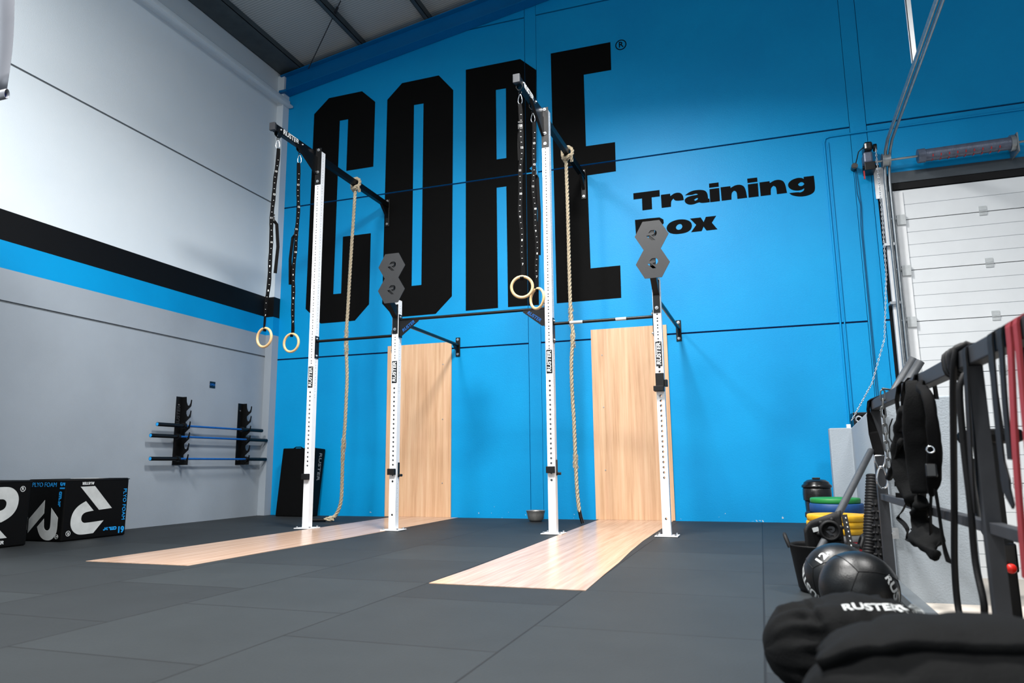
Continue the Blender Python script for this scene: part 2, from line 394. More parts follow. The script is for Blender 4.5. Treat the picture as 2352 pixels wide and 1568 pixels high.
SM = {'T': [[(-1.392, 4.267), (-1.045, 4.267), (-1.045, 4.178), (-1.152, 4.179), (-1.152, 4.014), (-1.28, 4.014), (-1.28, 4.18), (-1.392, 4.18)]],
 'r': [[(-1.03, 4.197), (-.909, 4.197), (-.907, 4.163), (-.855, 4.198), (-.784, 4.198), (-.744, 4.154), (-.739, 4.086), (-.848, 4.088), (-.87, 4.125), (-.902, 4.095), (-.906, 4.016), (-1.027, 4.016)]],
 'a': [[(-.72, 4.150), (-.65, 4.195), (-.55, 4.204), (-.466, 4.185), (-.436, 4.14), (-.432, 4.066), (-.416, 4.064), (-.413, 4.016), (-.521, 4.016), (-.544, 4.035), (-.621, 4.010), (-.686, 4.017), (-.728, 4.055), (-.726, 4.102), (-.668, 4.130), (-.556, 4.137), (-.567, 4.152), (-.602, 4.152), (-.621, 4.143)], [(-.61, 4.074), (-.57, 4.096), (-.558, 4.09), (-.565, 4.067), (-.595, 4.058)]],
 'i': [[(-.41, 4.267), (-.29, 4.267), (-.29, 4.210), (-.41, 4.210)], [(-.408, 4.191), (-.287, 4.191), (-.287, 4.014), (-.408, 4.014)]],
 'n': [[(-.269, 4.197), (-.148, 4.197), (-.146, 4.172), (-.085, 4.203), (-.018, 4.200), (.031, 4.158), (.047, 4.015), (-.072, 4.015), (-.074, 4.112), (-.107, 4.130), (-.140, 4.105), (-.144, 4.015), (-.265, 4.015)]],
 'o': [[(-.985, 3.735), (-.940, 3.803), (-.836, 3.833), (-.735, 3.825), (-.665, 3.785), (-.648, 3.726), (-.675, 3.665), (-.752, 3.636), (-.875, 3.636), (-.955, 3.668)], [(-.858, 3.732), (-.836, 3.762), (-.80, 3.772), (-.778, 3.755), (-.773, 3.722), (-.795, 3.694), (-.83, 3.690), (-.852, 3.706)]],
 'g': [[(.538, 4.13), (.579, 4.175), (.656, 4.196), (.712, 4.186), (.727, 4.168), (.728, 4.197), (.846, 4.196), (.851, 4.02), (.822, 3.97), (.745, 3.945), (.66, 3.947), (.575, 3.975), (.548, 4.009), (.653, 4.008), (.674, 3.998), (.718, 4.015), (.726, 4.049), (.676, 4.025), (.595, 4.037), (.545, 4.08)], [(.656, 4.110), (.684, 4.135), (.716, 4.13), (.730, 4.105), (.707, 4.080), (.668, 4.084)]],
 'B': [[(-1.384, 3.893), (-1.20, 3.893), (-1.061, 3.889), (-1.012, 3.855), (-1.009, 3.805), (-1.042, 3.773), (-.993, 3.735), (-.995, 3.68), (-1.05, 3.646), (-1.378, 3.646)], [(-1.26, 3.85), (-1.14, 3.845), (-1.14, 3.80), (-1.26, 3.80)], [(-1.26, 3.74), (-1.13, 3.74), (-1.13, 3.69), (-1.26, 3.69)]],
 'x': [[(-.672, 3.825), (-.537, 3.824), (-.503, 3.758), (-.472, 3.824), (-.345, 3.823), (-.403, 3.738), (-.338, 3.642), (-.474, 3.641), (-.508, 3.698), (-.535, 3.641), (-.667, 3.641), (-.598, 3.732)]]}
ms = []
for k, dx in (('T', 0), ('r', 0), ('a', 0), ('i', 0), ('n', 0), ('i', .473), ('n', .475), ('g', 0), ('B', 0), ('o', 0), ('x', 0)):
    ps = [[(x+dx, y) for x, y in p] for p in SM[k]]
    if k not in 'TxiB': ps = [chaikin(p, 2, 62) for p in ps]
    ms.append(place(shape_mesh(ps, .004), (0, YW-.001, 0), X3, Z3))
mesh_obj('painted_small_letters', ms, 'black_paint', wall)
# left wall
b = MB(); yj = [-2.2, 5.6-1.6, 9.4]
for z0, z1 in ((-.7, 2.356-.012), (2.356+.012, 4.817-.012), (4.817+.012, 8)): b.box(XL-.2, XL, -2.2, 9.4, z0, z1)
lw = b.build('wall_left', 'band_paint'); struct(lw, 'pale grey concrete wall with black and blue stripes', 'wall')
MB().box(XL-.19, XL-.012, -2.2, 9.39, -.6, 7.9).build('joint_backing', 'joint_gray', lw)
b = MB().box(XL, -6.94, 9.10, YW-.001, 0, 6.98)
struct(b.build('trim_2', 'band_paint'), 'narrow grey corner pilaster with stripes in the far left corner', 'pilaster')
b = MB()
b.prism([(XL, 6.60), (-6.93, 6.60), (-6.90, 6.57), (-6.90, 6.50), (-6.84, 6.48), (-6.84, 6.45), (-6.90, 6.45), (-6.96, 6.47), (-6.96, 6.50), (XL, 6.50)], lambda x, z, y: (x, y, z), -2, 9.22)
struct(b.build('trim_3', 'light_gray_paint'), 'light grey ledge profile high along the left wall', 'trim')
# roof: sheet, rafter, purlins
ceil = lambda x: 7.31+.165*(x+5.49)
b = MB(); b.prism([(-7.3, ceil(-7.3)), (4.6, ceil(4.6)), (4.6, ceil(4.6)+.08), (-7.3, ceil(-7.3)+.08)], lambda x, z, y: (x, y, z), 3.0, 9.5)
struct(b.build('ceiling', 'roof_sheet'), 'ribbed grey roof sheeting sloping up above the blue wall', 'ceiling')
rb = lambda x: 6.69+.160*(x+6.81)
b = MB(); A = -7.0; E = 3.2
def raf(z0, z1, y0, y1): b.prism([(A, rb(A)+z0), (E, rb(E)+z0), (E, rb(E)+z1), (A, rb(A)+z1)], lambda x, z, y: (x, y, z), y0, y1)
raf(0, .014, 9.06, 9.24); raf(.29, .304, 9.06, 9.24); raf(.014, .29, 9.145, 9.155)
b.box(-7.0, -6.86, 9.05, 9.10, rb(-6.9)-.02, rb(-6.9)+.02)
struct(b.build('trim_4', 'blue_steel'), 'blue painted steel roof beam running up along the wall top', 'beam')
for i, (x, w, zb) in enumerate(((-6.62, .43, 7.03), (-5.49, .075, 7.2), (-4.35, .075, 7.385), (-3.2, .075, 7.575))):
    b = MB(); zt = ceil(x); b.box(x-w, x, 3.0, 9.2, zb, zb+.008).box(x-.008, x, 3.0, 9.2, zb, zt).box(x-w, x-w+.008, 3.0, 9.2, zb, zb+.03)
    struct(b.build('trim_%d' % (5+i), 'purlin_steel'), ['wide grey roof purlin next to the left wall top', 'slim grey roof purlin next to the wide eaves purlin', 'slim grey roof purlin, second from the wide eaves purlin', 'slim grey roof purlin, third from the wide eaves purlin'][i], 'purlin')
t = thing('tie_rod', (-6.46, 9.06, 6.98), 'thin dark bracing rod with turnbuckle slanting under the roof', 'rod')
p0, p1 = V((-6.46, 9.06, 6.98)), V((-5.30, 8.13, 7.29)); q = p0.lerp(p1, .82); q2 = p0.lerp(p1, .90)
MB().cyl(p0, p1, .008, 8).build('rod', 'dark_steel', t); d = (p1-p0).normalized(); u, w = frame_of(d)
MB().cyl(q+u*.014, q2+u*.014, .006, 6).cyl(q-u*.014, q2-u*.014, .006, 6).cyl(q-d*.015, q+d*.01, .02, 8).cyl(q2-d*.01, q2+d*.015, .02, 8).build('turnbuckle', 'dark_steel', t)
# wall conduit
def conduit(pts, name, label, r=.011):
    o = MB().tube(pts, r, 8).tube([(x+(.045 if z < 4.62 else .0), y, z-(.04 if x > 1.05 else 0)) for x, y, z in pts[:3]], r*.8, 8).build(name, 'blue_paint', at=pts[0]); return tag(o, label, 'conduit')
conduit([(1.0, 9.236, .95), (1.0, 9.236, 2.5), (.993, 9.236, 4.60), (1.01, 9.236, 4.655), (1.06, 9.236, 4.672), (1.6, 9.236, 4.675), (3.4, 9.236, 4.675)], 'wall_conduit', 'blue painted cable conduit bending down the wall beside the white door')
o = MB().tube([(1.312, 9.238, 4.26), (1.31, 9.238, 3.9), (1.335, 9.238, 3.75), (1.316, 9.238, 3.5), (1.318, 9.238, 2.4), (1.31, 9.238, 1.2)], .003, 6).tube([(1.325, 9.238, 4.26), (1.345, 9.238, 3.72), (1.33, 9.238, 3.4), (1.332, 9.238, 1.2)], .003, 6).build('motor_cable', 'blue_groove', at=(1.31, 9.238, 1.2)); tag(o, 'thin blue cables running down the wall below the small black socket', 'cable')

# ------------------------------------------------------------------ sectional door
DX, DB = 1.70, -.57
door = thing('door_1', (DX, YW, DB), 'white sectional overhead door with horizontal ribs', 'door', kind='structure')
seams = [3.89-.372, 3.89-.99, 3.89-1.602, 3.89-2.215, 3.89-2.83, 3.89-3.44, 3.89-4.05]
zz = [3.89]+seams+[DB]
for i in range(len(zz)-1):
    z1, z0 = zz[i], zz[i+1]; b = MB(); x = DX+.06; H = z1-z0-.006; n = max(1, round(H/.154))
    for k in range(n):
        a0 = z0+.003+H*k/n; a1 = z0+.003+H*(k+1)/n-.006
        b.box(DX, 4.6, YW+.02, YW+.06, a0, a1)
    b.box(DX, 4.6, YW+.03, YW+.06, z0+.003, z1-.003)
    s_ = b.build('door_section', 'door_white', door)
    MB().box(DX+.005, DX+.10, YW+.0, YW+.019, z0+.006, z1-.03).build('end_stile', 'white_steel', s_)
    if i < 6:
        z = z0
        MB().box(DX+.005, DX+.10, YW-.03, YW-.0005, z-.07, z+.05).cyl((DX-.06, YW-.02, z+.015), (DX+.05, YW-.02, z+.015), .008, 8).build('roller_hinge', 'hinge_steel', s_)
        for hx in (2.60, 3.55):
            MB().box(hx-.038, hx+.038, YW+.008, YW+.0195, z-.045, z-.012).box(hx-.038, hx+.038, YW+.008, YW+.0195, z+.012, z+.062).cyl((hx-.038, YW+.004, z), (hx+.038, YW+.004, z), .009, 8).build('hinge', 'hinge_steel', s_)
MB().box(DX-.17, 4.6, YW+.07, YW+.2, DB, 4.10).build('door_recess', 'groove', door)
MB().box(DX-.02, 4.6, YW-.012, YW+.03, 3.975, 4.105).build('lintel', 'lintel_gray', door)
MB().box(DX-.02, 4.6, YW+.0, YW+.018, 3.895, 3.974).build('lintel_seal', 'black_rubber', door)
MB().box(DX-.13, DX-.06, YW-.06, YW+.01, DB, 3.86).box(DX-.19, DX-.085, YW-.02, YW-.005, 3.80, 4.19).build('jamb_angle', 'white_steel', door)
t = thing('door_track', (1.61, 9.1, DB), 'galvanized door track rising beside the white door and bending inward overhead', 'track')
path = [(1.605, 9.11, DB), (1.605, 9.11, 3.95), (1.612, 9.08, 4.16), (1.62, 8.99, 4.30), (1.62, 8.8, 4.36), (1.62, 8.2, 4.385), (1.62, 7.2, 4.42), (1.62, 5.6, 4.49), (1.62, 4.6, 4.53)]
MB().tube(path, .018, 10).build('rail', 'galvanized', t)
MB().tube([(x+.05, y+.02, z) for x, y, z in path], .016, 10).build('rail', 'galvanized', t)
for z in (3.2, 2.5, 1.6): MB().box(1.53, 1.66, 9.13, YW-.001, z-.015, z+.015).build('track_bracket', 'zinc', t)
b = MB(); x, y = 1.62, 7.2
b.box(x-.022, x+.022, y-.003, y+.003, 4.43, 5.6).box(x-.022, x-.016, y-.003, y+.04, 4.43, 5.6)
o = b.build('hanger_strut', 'white_steel', at=(x, y, 4.43)); tag(o, 'white perforated strut hanging down to the overhead door track', 'strut')
t = thing('torsion_spring', (1.95, 9.05, 4.2), 'long grey torsion spring on a shaft above the white door', 'spring')
MB().cyl((1.50, 9.05, 4.195), (3.9, 9.05, 4.225), .013, 10).build('shaft', 'galvanized', t)
hx = []
N = 150
for i in range(N*8+1):
    a = 2*PI*i/8; f = i/(N*8); hx.append((2.02+f*.86, 9.05+.072*math.cos(a), 4.198+.012*f+.072*math.sin(a)))
MB().tube(hx, .0042, 5).cyl((2.02, 9.05, 4.198), (2.88, 9.05, 4.21), .071, 20).build('coil', 'spring_steel', t)
MB().cyl((1.955, 9.05, 4.197), (2.03, 9.05, 4.199), .082, 18).build('winding_cone', 'spring_steel', t)
MB().cyl((2.88, 9.05, 4.21), (2.925, 9.05, 4.211), .092, 18).box(2.93, 2.945, 8.97, YW-.003, 4.08, 4.30).build('end_bracket', 'galvanized', t)
for i in range(9):
    for da in (0, 2.2, 4.2):
        a = -2.6+da*.35; xx = 2.10+i*.083; MB().obox((xx, 9.05+.0755*math.cos(a), 4.203+.0755*math.sin(a)), (.005, 0, 0), V((0, -math.sin(a), math.cos(a)))*.014, V((0, math.cos(a), math.sin(a)))*.002).build('paint_mark', 'red_plate', t)
MB().cyl((1.585, 9.05, 4.195), (1.66, 9.05, 4.197), .07, 20).cyl((1.58, 9.05, 4.195), (1.59, 9.05, 4.195), .085, 20).cyl((1.655, 9.05, 4.197), (1.665, 9.05, 4.197), .085, 20).build('cable_drum', 'galvanized', t)
t = thing('door_opener', (1.43, 9.1, 4.1), 'black and steel door motor mounted beside the overhead track', 'motor')
MB().box(1.385, 1.485, 9.02, 9.20, 4.19, 4.33).build('housing', 'spring_steel', t, bevel=.02)
MB().box(1.395, 1.49, 8.98, 9.20, 4.33, 4.44).build('motor_cover', 'black_plastic', t, bevel=.025)
MB().box(1.385, 1.50, 9.0, 9.20, 4.09, 4.19).cyl((1.37, 9.05, 4.14), (1.54, 9.05, 4.14), .02, 10).build('gearbox', 'black_steel', t, bevel=.006)
MB().cyl((1.50, 9.04, 4.37), (1.535, 9.04, 4.37), .045, 16).build('chain_wheel', 'black_steel', t)
MB().box(1.372, 1.386, 9.04, 9.06, 4.0, 4.10).build('release_lever', 'red_plate', t)
MB().tube([(1.40, 9.05, 4.40), (1.345, 9.08, 4.36), (1.32, 9.12, 4.27), (1.31, 9.17, 4.235)], .006, 6).build('cable', 'black_plastic', t)
o = MB().cyl((1.30, 9.15, 4.22), (1.30, YW, 4.22), .036, 16).cyl((1.30, 9.14, 4.22), (1.30, 9.151, 4.22), .028, 16).build('socket_box', 'black_plastic', at=(1.30, 9.2, 4.22)); tag(o, 'small round black socket on the blue wall beside the door motor', 'socket')
def chain_mesh(pts, pitch, r, wide):
    P = [V(p) for p in pts]; out = MB(); L = [0]
    for i in range(1, len(P)): L.append(L[-1]+(P[i]-P[i-1]).length)
    n = int(L[-1]/pitch)
    for k in range(n):
        s_ = (k+.5)*pitch; i = 1
        while L[i] < s_: i += 1
        f = (s_-L[i-1])/(L[i]-L[i-1]); c = P[i-1].lerp(P[i], f); d = (P[i]-P[i-1]).normalized(); u, w = frame_of(d)
        if k % 2: u, w = w, u
        h = pitch*.64; ring = []
        for j in range(12):
            a = 2*PI*j/12; ring.append(c+d*(h-wide)*(1 if math.sin(a) >= 0 else -1)+d*wide*math.sin(a)+u*wide*math.cos(a))
        out.tube(ring, r, 5, True)
    return out
ch = [(1.518, 8.99, 4.35), (1.515, 8.98, 3.6), (1.49, 8.95, 2.8), (1.40, 8.90, 2.05), (1.22, 8.82, 1.55), (.99, 8.74, 1.17), (.955, 8.73, 1.12)]
o = chain_mesh(ch, .028, .003, .0072).build('hoist_chain', 'zinc', at=ch[-1]); tag(o, 'thin steel pull chain hanging from the door motor to the low wall', 'chain')

# ------------------------------------------------------------------ parapet
b = MB(); fp = [(.80, 5.45, 1.125), (.958, 8.7, 1.062), (.735, 8.7, 1.062), (.735, 8.86, 1.062), (1.10, 8.86, 1.062), (1.06, 6.2, 1.11), (1.28, 6.2, 1.12), (1.28, 5.45, 1.125)]
n = len(fp); vs = [(x, y, -.56) for x, y, z in fp]+[(x, y, z) for x, y, z in fp]
b.add(vs, [list(range(n))[::-1], list(range(n, 2*n))]+[(i, (i+1) % n, n+(i+1) % n, n+i) for i in range(n)])
struct(b.build('wall_parapet', 'parapet_paint', bevel=.012), 'waist-high rough pale grey wall behind the railing', 'wall')
o = MB().box(.915, .955, 8.71, 8.76, 1.055, 1.10).build('chain_bracket', 'white_steel', at=(.93, 8.73, 1.06)); tag(o, 'small white bracket on the low wall corner holding the pull chain', 'bracket')
t = thing('eye_bolt', (.935, 7.9, 1.07), 'small steel eye bolt on top of the low grey wall', 'bolt')
MB().torus((.945, 7.9, 1.112), .026, .008, (.3, 1, 0), 20, 8).build('eye', 'zinc', t); MB().cyl((.945, 7.9, 1.07), (.945, 7.9, 1.09), .012, 8).build('shank', 'zinc', t)
t = thing('speaker_box', (1.2, 9.1, 1.0), 'black box on the blue wall just behind the low grey wall', 'box')
MB().box(1.02, 1.45, 9.0, 9.24, .98, 1.245).build('cabinet', 'black_plastic', t, bevel=.006); MB().box(1.05, 1.42, 8.993, 9.0, 1.01, 1.215).build('grille', 'black_webbing', t)

# ------------------------------------------------------------------ oak boards and platforms
def board(x0, x1, zt, label, screws, slit):
    t = thing('wall_board', ((x0+x1)/2, YW-.01, 0), label, 'board', 'oak boards on the blue wall')
    MB().box(x0, x1, YW-.022, YW-.002, .004, zt).build('panel', 'oak_board', t, bevel=.0015)
    for x, z in screws: MB().cyl((x, YW-.027, z), (x, YW-.02, z), .008, 8).build('screw', 'zinc', t)
board(-5.03, -4.025, 2.413, 'upright oak wall board behind the pair of posts near the left corner', [(-4.15, 2.1), (-4.15, 1.33), (-4.15, .46)], 0)
board(-2.022, -1.035, 2.446, 'upright oak wall board nearer the white door', [(-1.88, 2.1), (-1.88, 1.42), (-1.88, .62)], 0)
def platform(edge, label):
    b = MB(); n = len(edge); vs = [(x, y, z) for z in (.0003, .004) for x0, x1, y in edge for x in (x0, x1)]
    fs = []
    for k in range(n-1):
        a = 2*k; fs += [(a, a+2, a+3, a+1), (2*n+a, 2*n+a+1, 2*n+a+3, 2*n+a+2), (a, 2*n+a, 2*n+a+2, a+2), (a+1, a+3, 2*n+a+3, 2*n+a+1)]
    fs += [(0, 1, 2*n+1, 2*n), (2*n-2, 4*n-2, 4*n-1, 2*n-1)]
    b.add(vs, fs); tag(b.build('floor_platform', 'oak_floor', at=(edge[0][0], 7, 0)), label, 'platform', 'oak floor strips')
platform([(-4.945, -3.968, 4.375), (-4.925, -3.955, 5.2), (-4.905, -3.915, 6.4), (-4.88, -3.905, 7.6), (-4.86, -3.915, YW-.023)], 'glossy oak floor strip leading to the board near the left corner')
platform([(-1.935, -.972, 4.117), (-1.92, -.991, 4.7), (-1.925, -1.004, 5.3), (-1.935, -1.038, 6.0), (-1.95, -1.062, 6.8), (-1.965, -1.062, 7.6), (-1.985, -1.058, YW-.023)], 'glossy oak floor strip leading to the board nearer the white door')

# ------------------------------------------------------------------ pull-up rig
rig = thing('pull_up_rig', (-2.9, 7.3, 0), 'white and black steel pull-up rig bolted to floor and blue wall', 'rig')
HW = .04; YF = 7.25; TW = .003
def holed_face(b, org, u, n, w, z0, z1, holes):
    """a strip w wide from z0 to z1 with round holes through it, wall TW thick"""
    u, n, org = V(u), V(n), V(org)
    def P(a, z, d=0): return org+u*a+V((0, 0, z))-n*d
    z = z0
    for hz, r, hh in holes:
        if hz-hh > z+1e-5: b.add([P(-w, z), P(w, z), P(w, hz-hh), P(-w, hz-hh)], [(0, 1, 2, 3)])
        outer = [(w, 0), (w, hh), (0, hh), (-w, hh), (-w, 0), (-w, -hh), (0, -hh), (w, -hh)]
        inner = [(r*math.cos(PI*k/4), r*math.sin(PI*k/4)) for k in range(8)]
        vs = [P(a, hz+c) for a, c in outer]+[P(a, hz+c) for a, c in inner]+[P(a, hz+c, .006) for a, c in inner]
        b.add(vs, [(k, (k+1) % 8, 8+(k+1) % 8, 8+k) for k in range(8)]+[(8+k, 8+(k+1) % 8, 16+(k+1) % 8, 16+k) for k in range(8)])
        z = hz+hh
    b.add([P(-w, z), P(w, z), P(w, z1), P(-w, z1)], [(0, 1, 2, 3)])
def upright(xc, H, front_low, side_low, sticker_z):
    low = [(z, .0125, .02) for z in front_low]
    up = []; z = 1.905
    while z < H-.05:
        up += [(z, .0080, .0135), (z+.028, .0080, .0135)]; z += .07
    sup = []; z = 1.50
    while z < H-.05:
        sup += [(z, .0070, .0135), (z+.028, .0070, .0135)]; z += .07
    sl = [(z, .006, .02) for z in side_low]
    b = MB(); yc = YF+HW
    holed_face(b, (xc, YF, 0), (1, 0, 0), (0, -1, 0), HW, .01, H, low+up)
    holed_face(b, (xc, YF+2*HW, 0), (-1, 0, 0), (0, 1, 0), HW, .01, H, low+up)
    holed_face(b, (xc+HW, yc, 0), (0, 1, 0), (1, 0, 0), HW, .01, H, sl+sup)
    holed_face(b, (xc-HW, yc, 0), (0, -1, 0), (-1, 0, 0), HW, .01, H, sl+sup)
    b.box(xc-HW, xc+HW, YF, YF+2*HW, H-.003, H)
    post = b.build('upright', 'white_steel', rig)
    for p in post.data.polygons: p.use_smooth = False
    MB().box(xc-HW+.010, xc+HW-.010, YF+.010, YF+2*HW-.010, 1.63, H-.01).build('hole_shade_core', 'groove', post)  # dark core added inside the tube, its colour standing in for shade behind holes
    MB().box(xc-.11, xc+.11, YF-.06, YF+.14, .0045, .014).build('base_plate', 'white_steel', post, bevel=.002)
    for sx in (-1, 1):
        for y in (YF-.035, YF+.115): MB().cyl((xc+sx*.085, y, .014), (xc+sx*.085, y, .03), .011, 6).build('anchor_bolt', 'zinc', post)
    c = sticker_z; MB().box(xc-.031, xc+.031, YF-.0025, YF-.0005, c-.125, c+.125).build('sticker', 'black_plastic', post)
    mesh_obj('lettering', [place(text_mesh('RUSTER', .058, .15, .0018, 1.12), (xc, YF-.0035, c), X3, Z3, PI/2)], 'white_print', post)
    return post
lowA = [.66+.05*i for i in range(19)]
U = [-4.965, -3.86, -2.04, -.90]
upright(U[0], 4.56, lowA[1:], [], 1.74); upright(U[1], 2.58, [.17, .53, .60]+lowA[1:], [.2+.05*i for i in range(7)], 1.745)
upright(U[2], 4.60, [.54, .61]+lowA[1:], [], 1.765); upright(U[3], 2.56, [.17, .56, .61]+lowA[:15]+[1.60, 1.645], [.1+.05*i for i in range(5)], 1.78)
def bolts(parent, pts, d=(0, -1, 0), r=.014):
    for p in pts:
        p = V(p); d_ = V(d); MB().cyl(p, p+d_*.006, r*1.25, 12).cyl(p+d_*.006, p+d_*.017, r*.85, 10, r*.5).build('bolt', 'zinc', parent)
def crossbar(x0, x1, z, worn=()):
    y = YF+HW
    c = MB().cyl((x0+.006, y, z), (x1-.006, y, z), .0165, 16).build('crossbar', 'black_steel', rig)
    for x, s in ((x0, 1), (x1, -1)):
        a, b_ = sorted((x+s*.0005, x+s*.008)); MB().box(a, b_, y-.038, y+.038, z-.205, z+.06).build('end_plate', 'black_steel', c)
        bolts(c, [(x+s*.008, y-.012, z+.03), (x+s*.008, y-.012, z-.175)], (s, 0, 0), .012)
    for a, b_ in worn: MB().cyl((a, y, z), (b_, y, z), .0172, 16, caps=False).build('worn_grip', 'worn_white_print', c)
    return c
crossbar(U[0]+HW, U[1]-HW, 2.17); crossbar(U[2]+HW, U[3]-HW, 2.172, [(-1.82, -1.68), (-1.33, -1.22)])
cb = crossbar(U[1]+HW, U[2]-HW, 2.348)
for x, s, r in ((U[1]+HW+.008, 1, .62), (U[2]-HW-.008, -1, -.62)):
    y = YF+HW-.03
    MB().prism([(x, 2.335), (x+s*.24, 2.335), (x+s*.24, 2.315), (x+s*.03, 2.155), (x, 2.155)], lambda a, z, d: (a, d, z), y, y+.006).build('gusset', 'black_steel', cb)
    me = text_mesh('RUSTER', .052, .15, .001, 1.0); mesh_obj('lettering', [place(me, (x+s*.115, y-.002, 2.262), X3, Z3, r)], 'blue_bar', cb)
def wall_brace(x, xw, z0, zw):
    a, b_ = V((x, YF+2*HW, z0)), V((xw, 9.215, zw))
    w = MB().cyl(a, b_, .021, 14).build('wall_brace', 'black_steel', rig)
    MB().box(xw-.033, xw+.033, 9.235, YW-.0005, zw-.165, zw+.105).build('wall_plate', 'black_steel', w, bevel=.004)
    MB().prism([(9.236, zw-.13), (9.236, zw+.03), (9.05, zw-.005), (9.05, zw-.025)], lambda y, z, d: (d, y, z), xw-.003, xw+.003).build('gusset', 'black_steel', w)
    bolts(w, [(xw, 9.235, zw+.075), (xw, 9.235, zw-.13)])
    MB().box(x-.035, x+.035, YF+2*HW+.0005, YF+2*HW+.008, z0-.1, z0+.06).build('end_plate', 'black_steel', w)
wall_brace(U[1], -3.93, 2.335, 2.365); wall_brace(U[3], -.886, 2.36, 2.39)
def rope_beam(xf, xw, xp, zf, zw, ph):
    a, b_ = V((xf, 6.44, zf)), V((xw, 9.22, zw)); d = (b_-a).normalized(); c = (a+b_)/2; L = (b_-a).length
    sx = d.cross(V((0, 0, 1))).normalized(); up = sx.cross(d)
    bm_ = MB().obox(c, sx*.03, d*(L/2), up*.04).build('rope_beam', 'black_steel', rig, bevel=.003)
    MB().obox(a-d*.006, sx*.036, d*.018, up*.046).build('end_cap', 'dark_steel', bm_, bevel=.004)
    me = text_mesh('RUSTER', .085, .1, .002, 1.05)
    p = a+d*.30; mesh_obj('lettering', [place(me, p+sx*.0315, d, up)], 'white_print', bm_)
    hooks = []
    for s_ in (.10, .53):
        p = a+d*s_; h = MB()
        h.box(p.x-.037, p.x-.031, p.y-.025, p.y+.025, zf-.05, zf+.01).box(p.x+.031, p.x+.037, p.y-.025, p.y+.025, zf-.05, zf+.01)
        h.prism([(-.037, -.05), (-.012, -.085), (.012, -.085), (.037, -.05), (.031, -.05), (.009, -.079), (-.009, -.079), (-.031, -.05)], lambda x_, z_, y_: (p.x+x_, p.y+y_, zf+z_), -.025, .025)
        h.torus((p.x, p.y, zf-.10), .016, .004, (0, 1, 0), 16, 6); h.build('hanger', 'black_steel', bm_)
        bolts(bm_, [p+sx*.031], (1, 0, 0), .013); hooks.append(V((p.x, p.y, zf-.115)))
    w = MB().box(xw-.034, xw+.034, 9.232, YW-.0045, zw-.33, zw+.10).build('wall_plate', 'black_steel', bm_, bevel=.004)
    MB().prism([(9.233, zw-.2), (9.233, zw-.03), (9.03, zw-.035)], lambda y, z, d_: (d_, y, z), xw-.02, xw+.02).build('gusset', 'black_steel', bm_)
    bolts(bm_, [(xw, 9.232, zw+.07), (xw, 9.232, zw-.29)])
    MB().box(xp-HW, xp+HW, YF-.008, YF-.0005, ph, zf+.075).build('post_plate', 'black_steel', bm_)
    MB().prism([(YF-.009, ph+.13), (YF-.009, zf-.04), (YF-.46, zf-.04)], lambda y, z, d_: (d_, y, z), xp-HW, xp-HW+.03).build('gusset', 'black_steel', bm_)
    bolts(bm_, [(xp, YF-.008, ph+.04), (xp, YF-.008, ph+.16), (xp, YF-.008, zf+.05)])
    return hooks
hA = rope_beam(-5.035, -5.085, U[0], 4.53, 4.565, 4.13); hB = rope_beam(-2.10, -2.066, U[2], 4.555, 4.60, 4.16)
def wall_target(xc, xu, zu, zl, ta):
    y = 7.02; rx, rz = .168, .172; s3 = .866
    def hexa(cz): return [(rx, cz), (rx/2, cz+rz*s3), (-rx/2, cz+rz*s3), (-rx, cz), (-rx/2, cz-rz*s3), (rx/2, cz-rz*s3)]
    out = [(rx, zu), (rx/2, zu+rz*s3), (-rx/2, zu+rz*s3), (-rx, zu), (-rx/2-.001, (zu+zl)/2), (-rx, zl), (-rx/2, zl-rz*s3), (rx/2, zl-rz*s3), (rx, zl), (rx/2+.001, (zu+zl)/2)]
    holes = []
    for cz in (zu, zl):
        for q in (R_LEG, R_BOWL): holes.append([(x*.105, cz+z*.105) for x, z in chaikin(q, 1, 40)])
    me = place(shape_mesh([out]+holes, .006), (xc, y, 0), X3, Z3)
    t_ = mesh_obj('wall_ball_target', [me], 'target_steel', rig)
    b = MB(); b.box(xu-.034, xu+.034, YF-.009, YF-.0005, ta, ta+.34)
    b.prism([(YF-.009, ta+.30), (YF-.009, ta+.18), (y+.004, zl-.12), (y+.004, zl-.02)], lambda yy, z, d_: (d_, yy, z), xu-.03, xu+.03)
    b.box(xc-.03, xc+.03, y+.004, y+.010, zl-.14, zu+.06)
    b.build('target_arm', 'black_steel', t_)
    bolts(t_, [(xu, YF-.009, ta+.05), (xu, YF-.009, ta+.24 if ta > 2.19 else ta+.25)])
wall_target(-3.795, U[1], 2.912, 2.640, 2.185); wall_target(-.892, U[3], 2.945, 2.655, 2.20)

# J-cups on the posts
def jcup(x, z, label, big=False, lever=True):
    t = thing('j_cup', (x, YF-.03, z), label, 'bar holder', 'bar holders on the rig posts')
    if not big:
        MB().box(x-.045, x+.04, YF-.05, YF-.001, z-.034, z+.034).build('sleeve', 'black_rubber', t, bevel=.005)
        if lever: MB().box(x+HW+.001, x+HW+.007, YF+.04, YF+.075, z-.06, z+.10).cyl((x+HW+.007, YF+.058, z-.04), (x+HW+.045, YF+.058, z-.04), .014, 12).build('pin_lever', 'black_steel', t)
    else:
        MB().box(x-.042, x+.04, YF-.02, YF-.001, z-.08, z+.085).build('back_plate', 'black_rubber', t, bevel=.004)
        MB().box(x-.055, x+.042, YF-.10, YF-.001, z-.10, z-.078).box(x-.055, x+.042, YF-.105, YF-.093, z-.10, z-.05).build('cradle', 'black_rubber', t, bevel=.004)
        MB().box(x+HW+.001, x+HW+.03, YF-.01, YF+.06, z-.05, z+.02).build('pin_lever', 'black_steel', t, bevel=.004)
jcup(U[0], .585, 'small black bar holder low on the tall post nearest the left corner', lever=False); jcup(U[1], .635, 'small black bar holder low on the short post at the left oak strip')
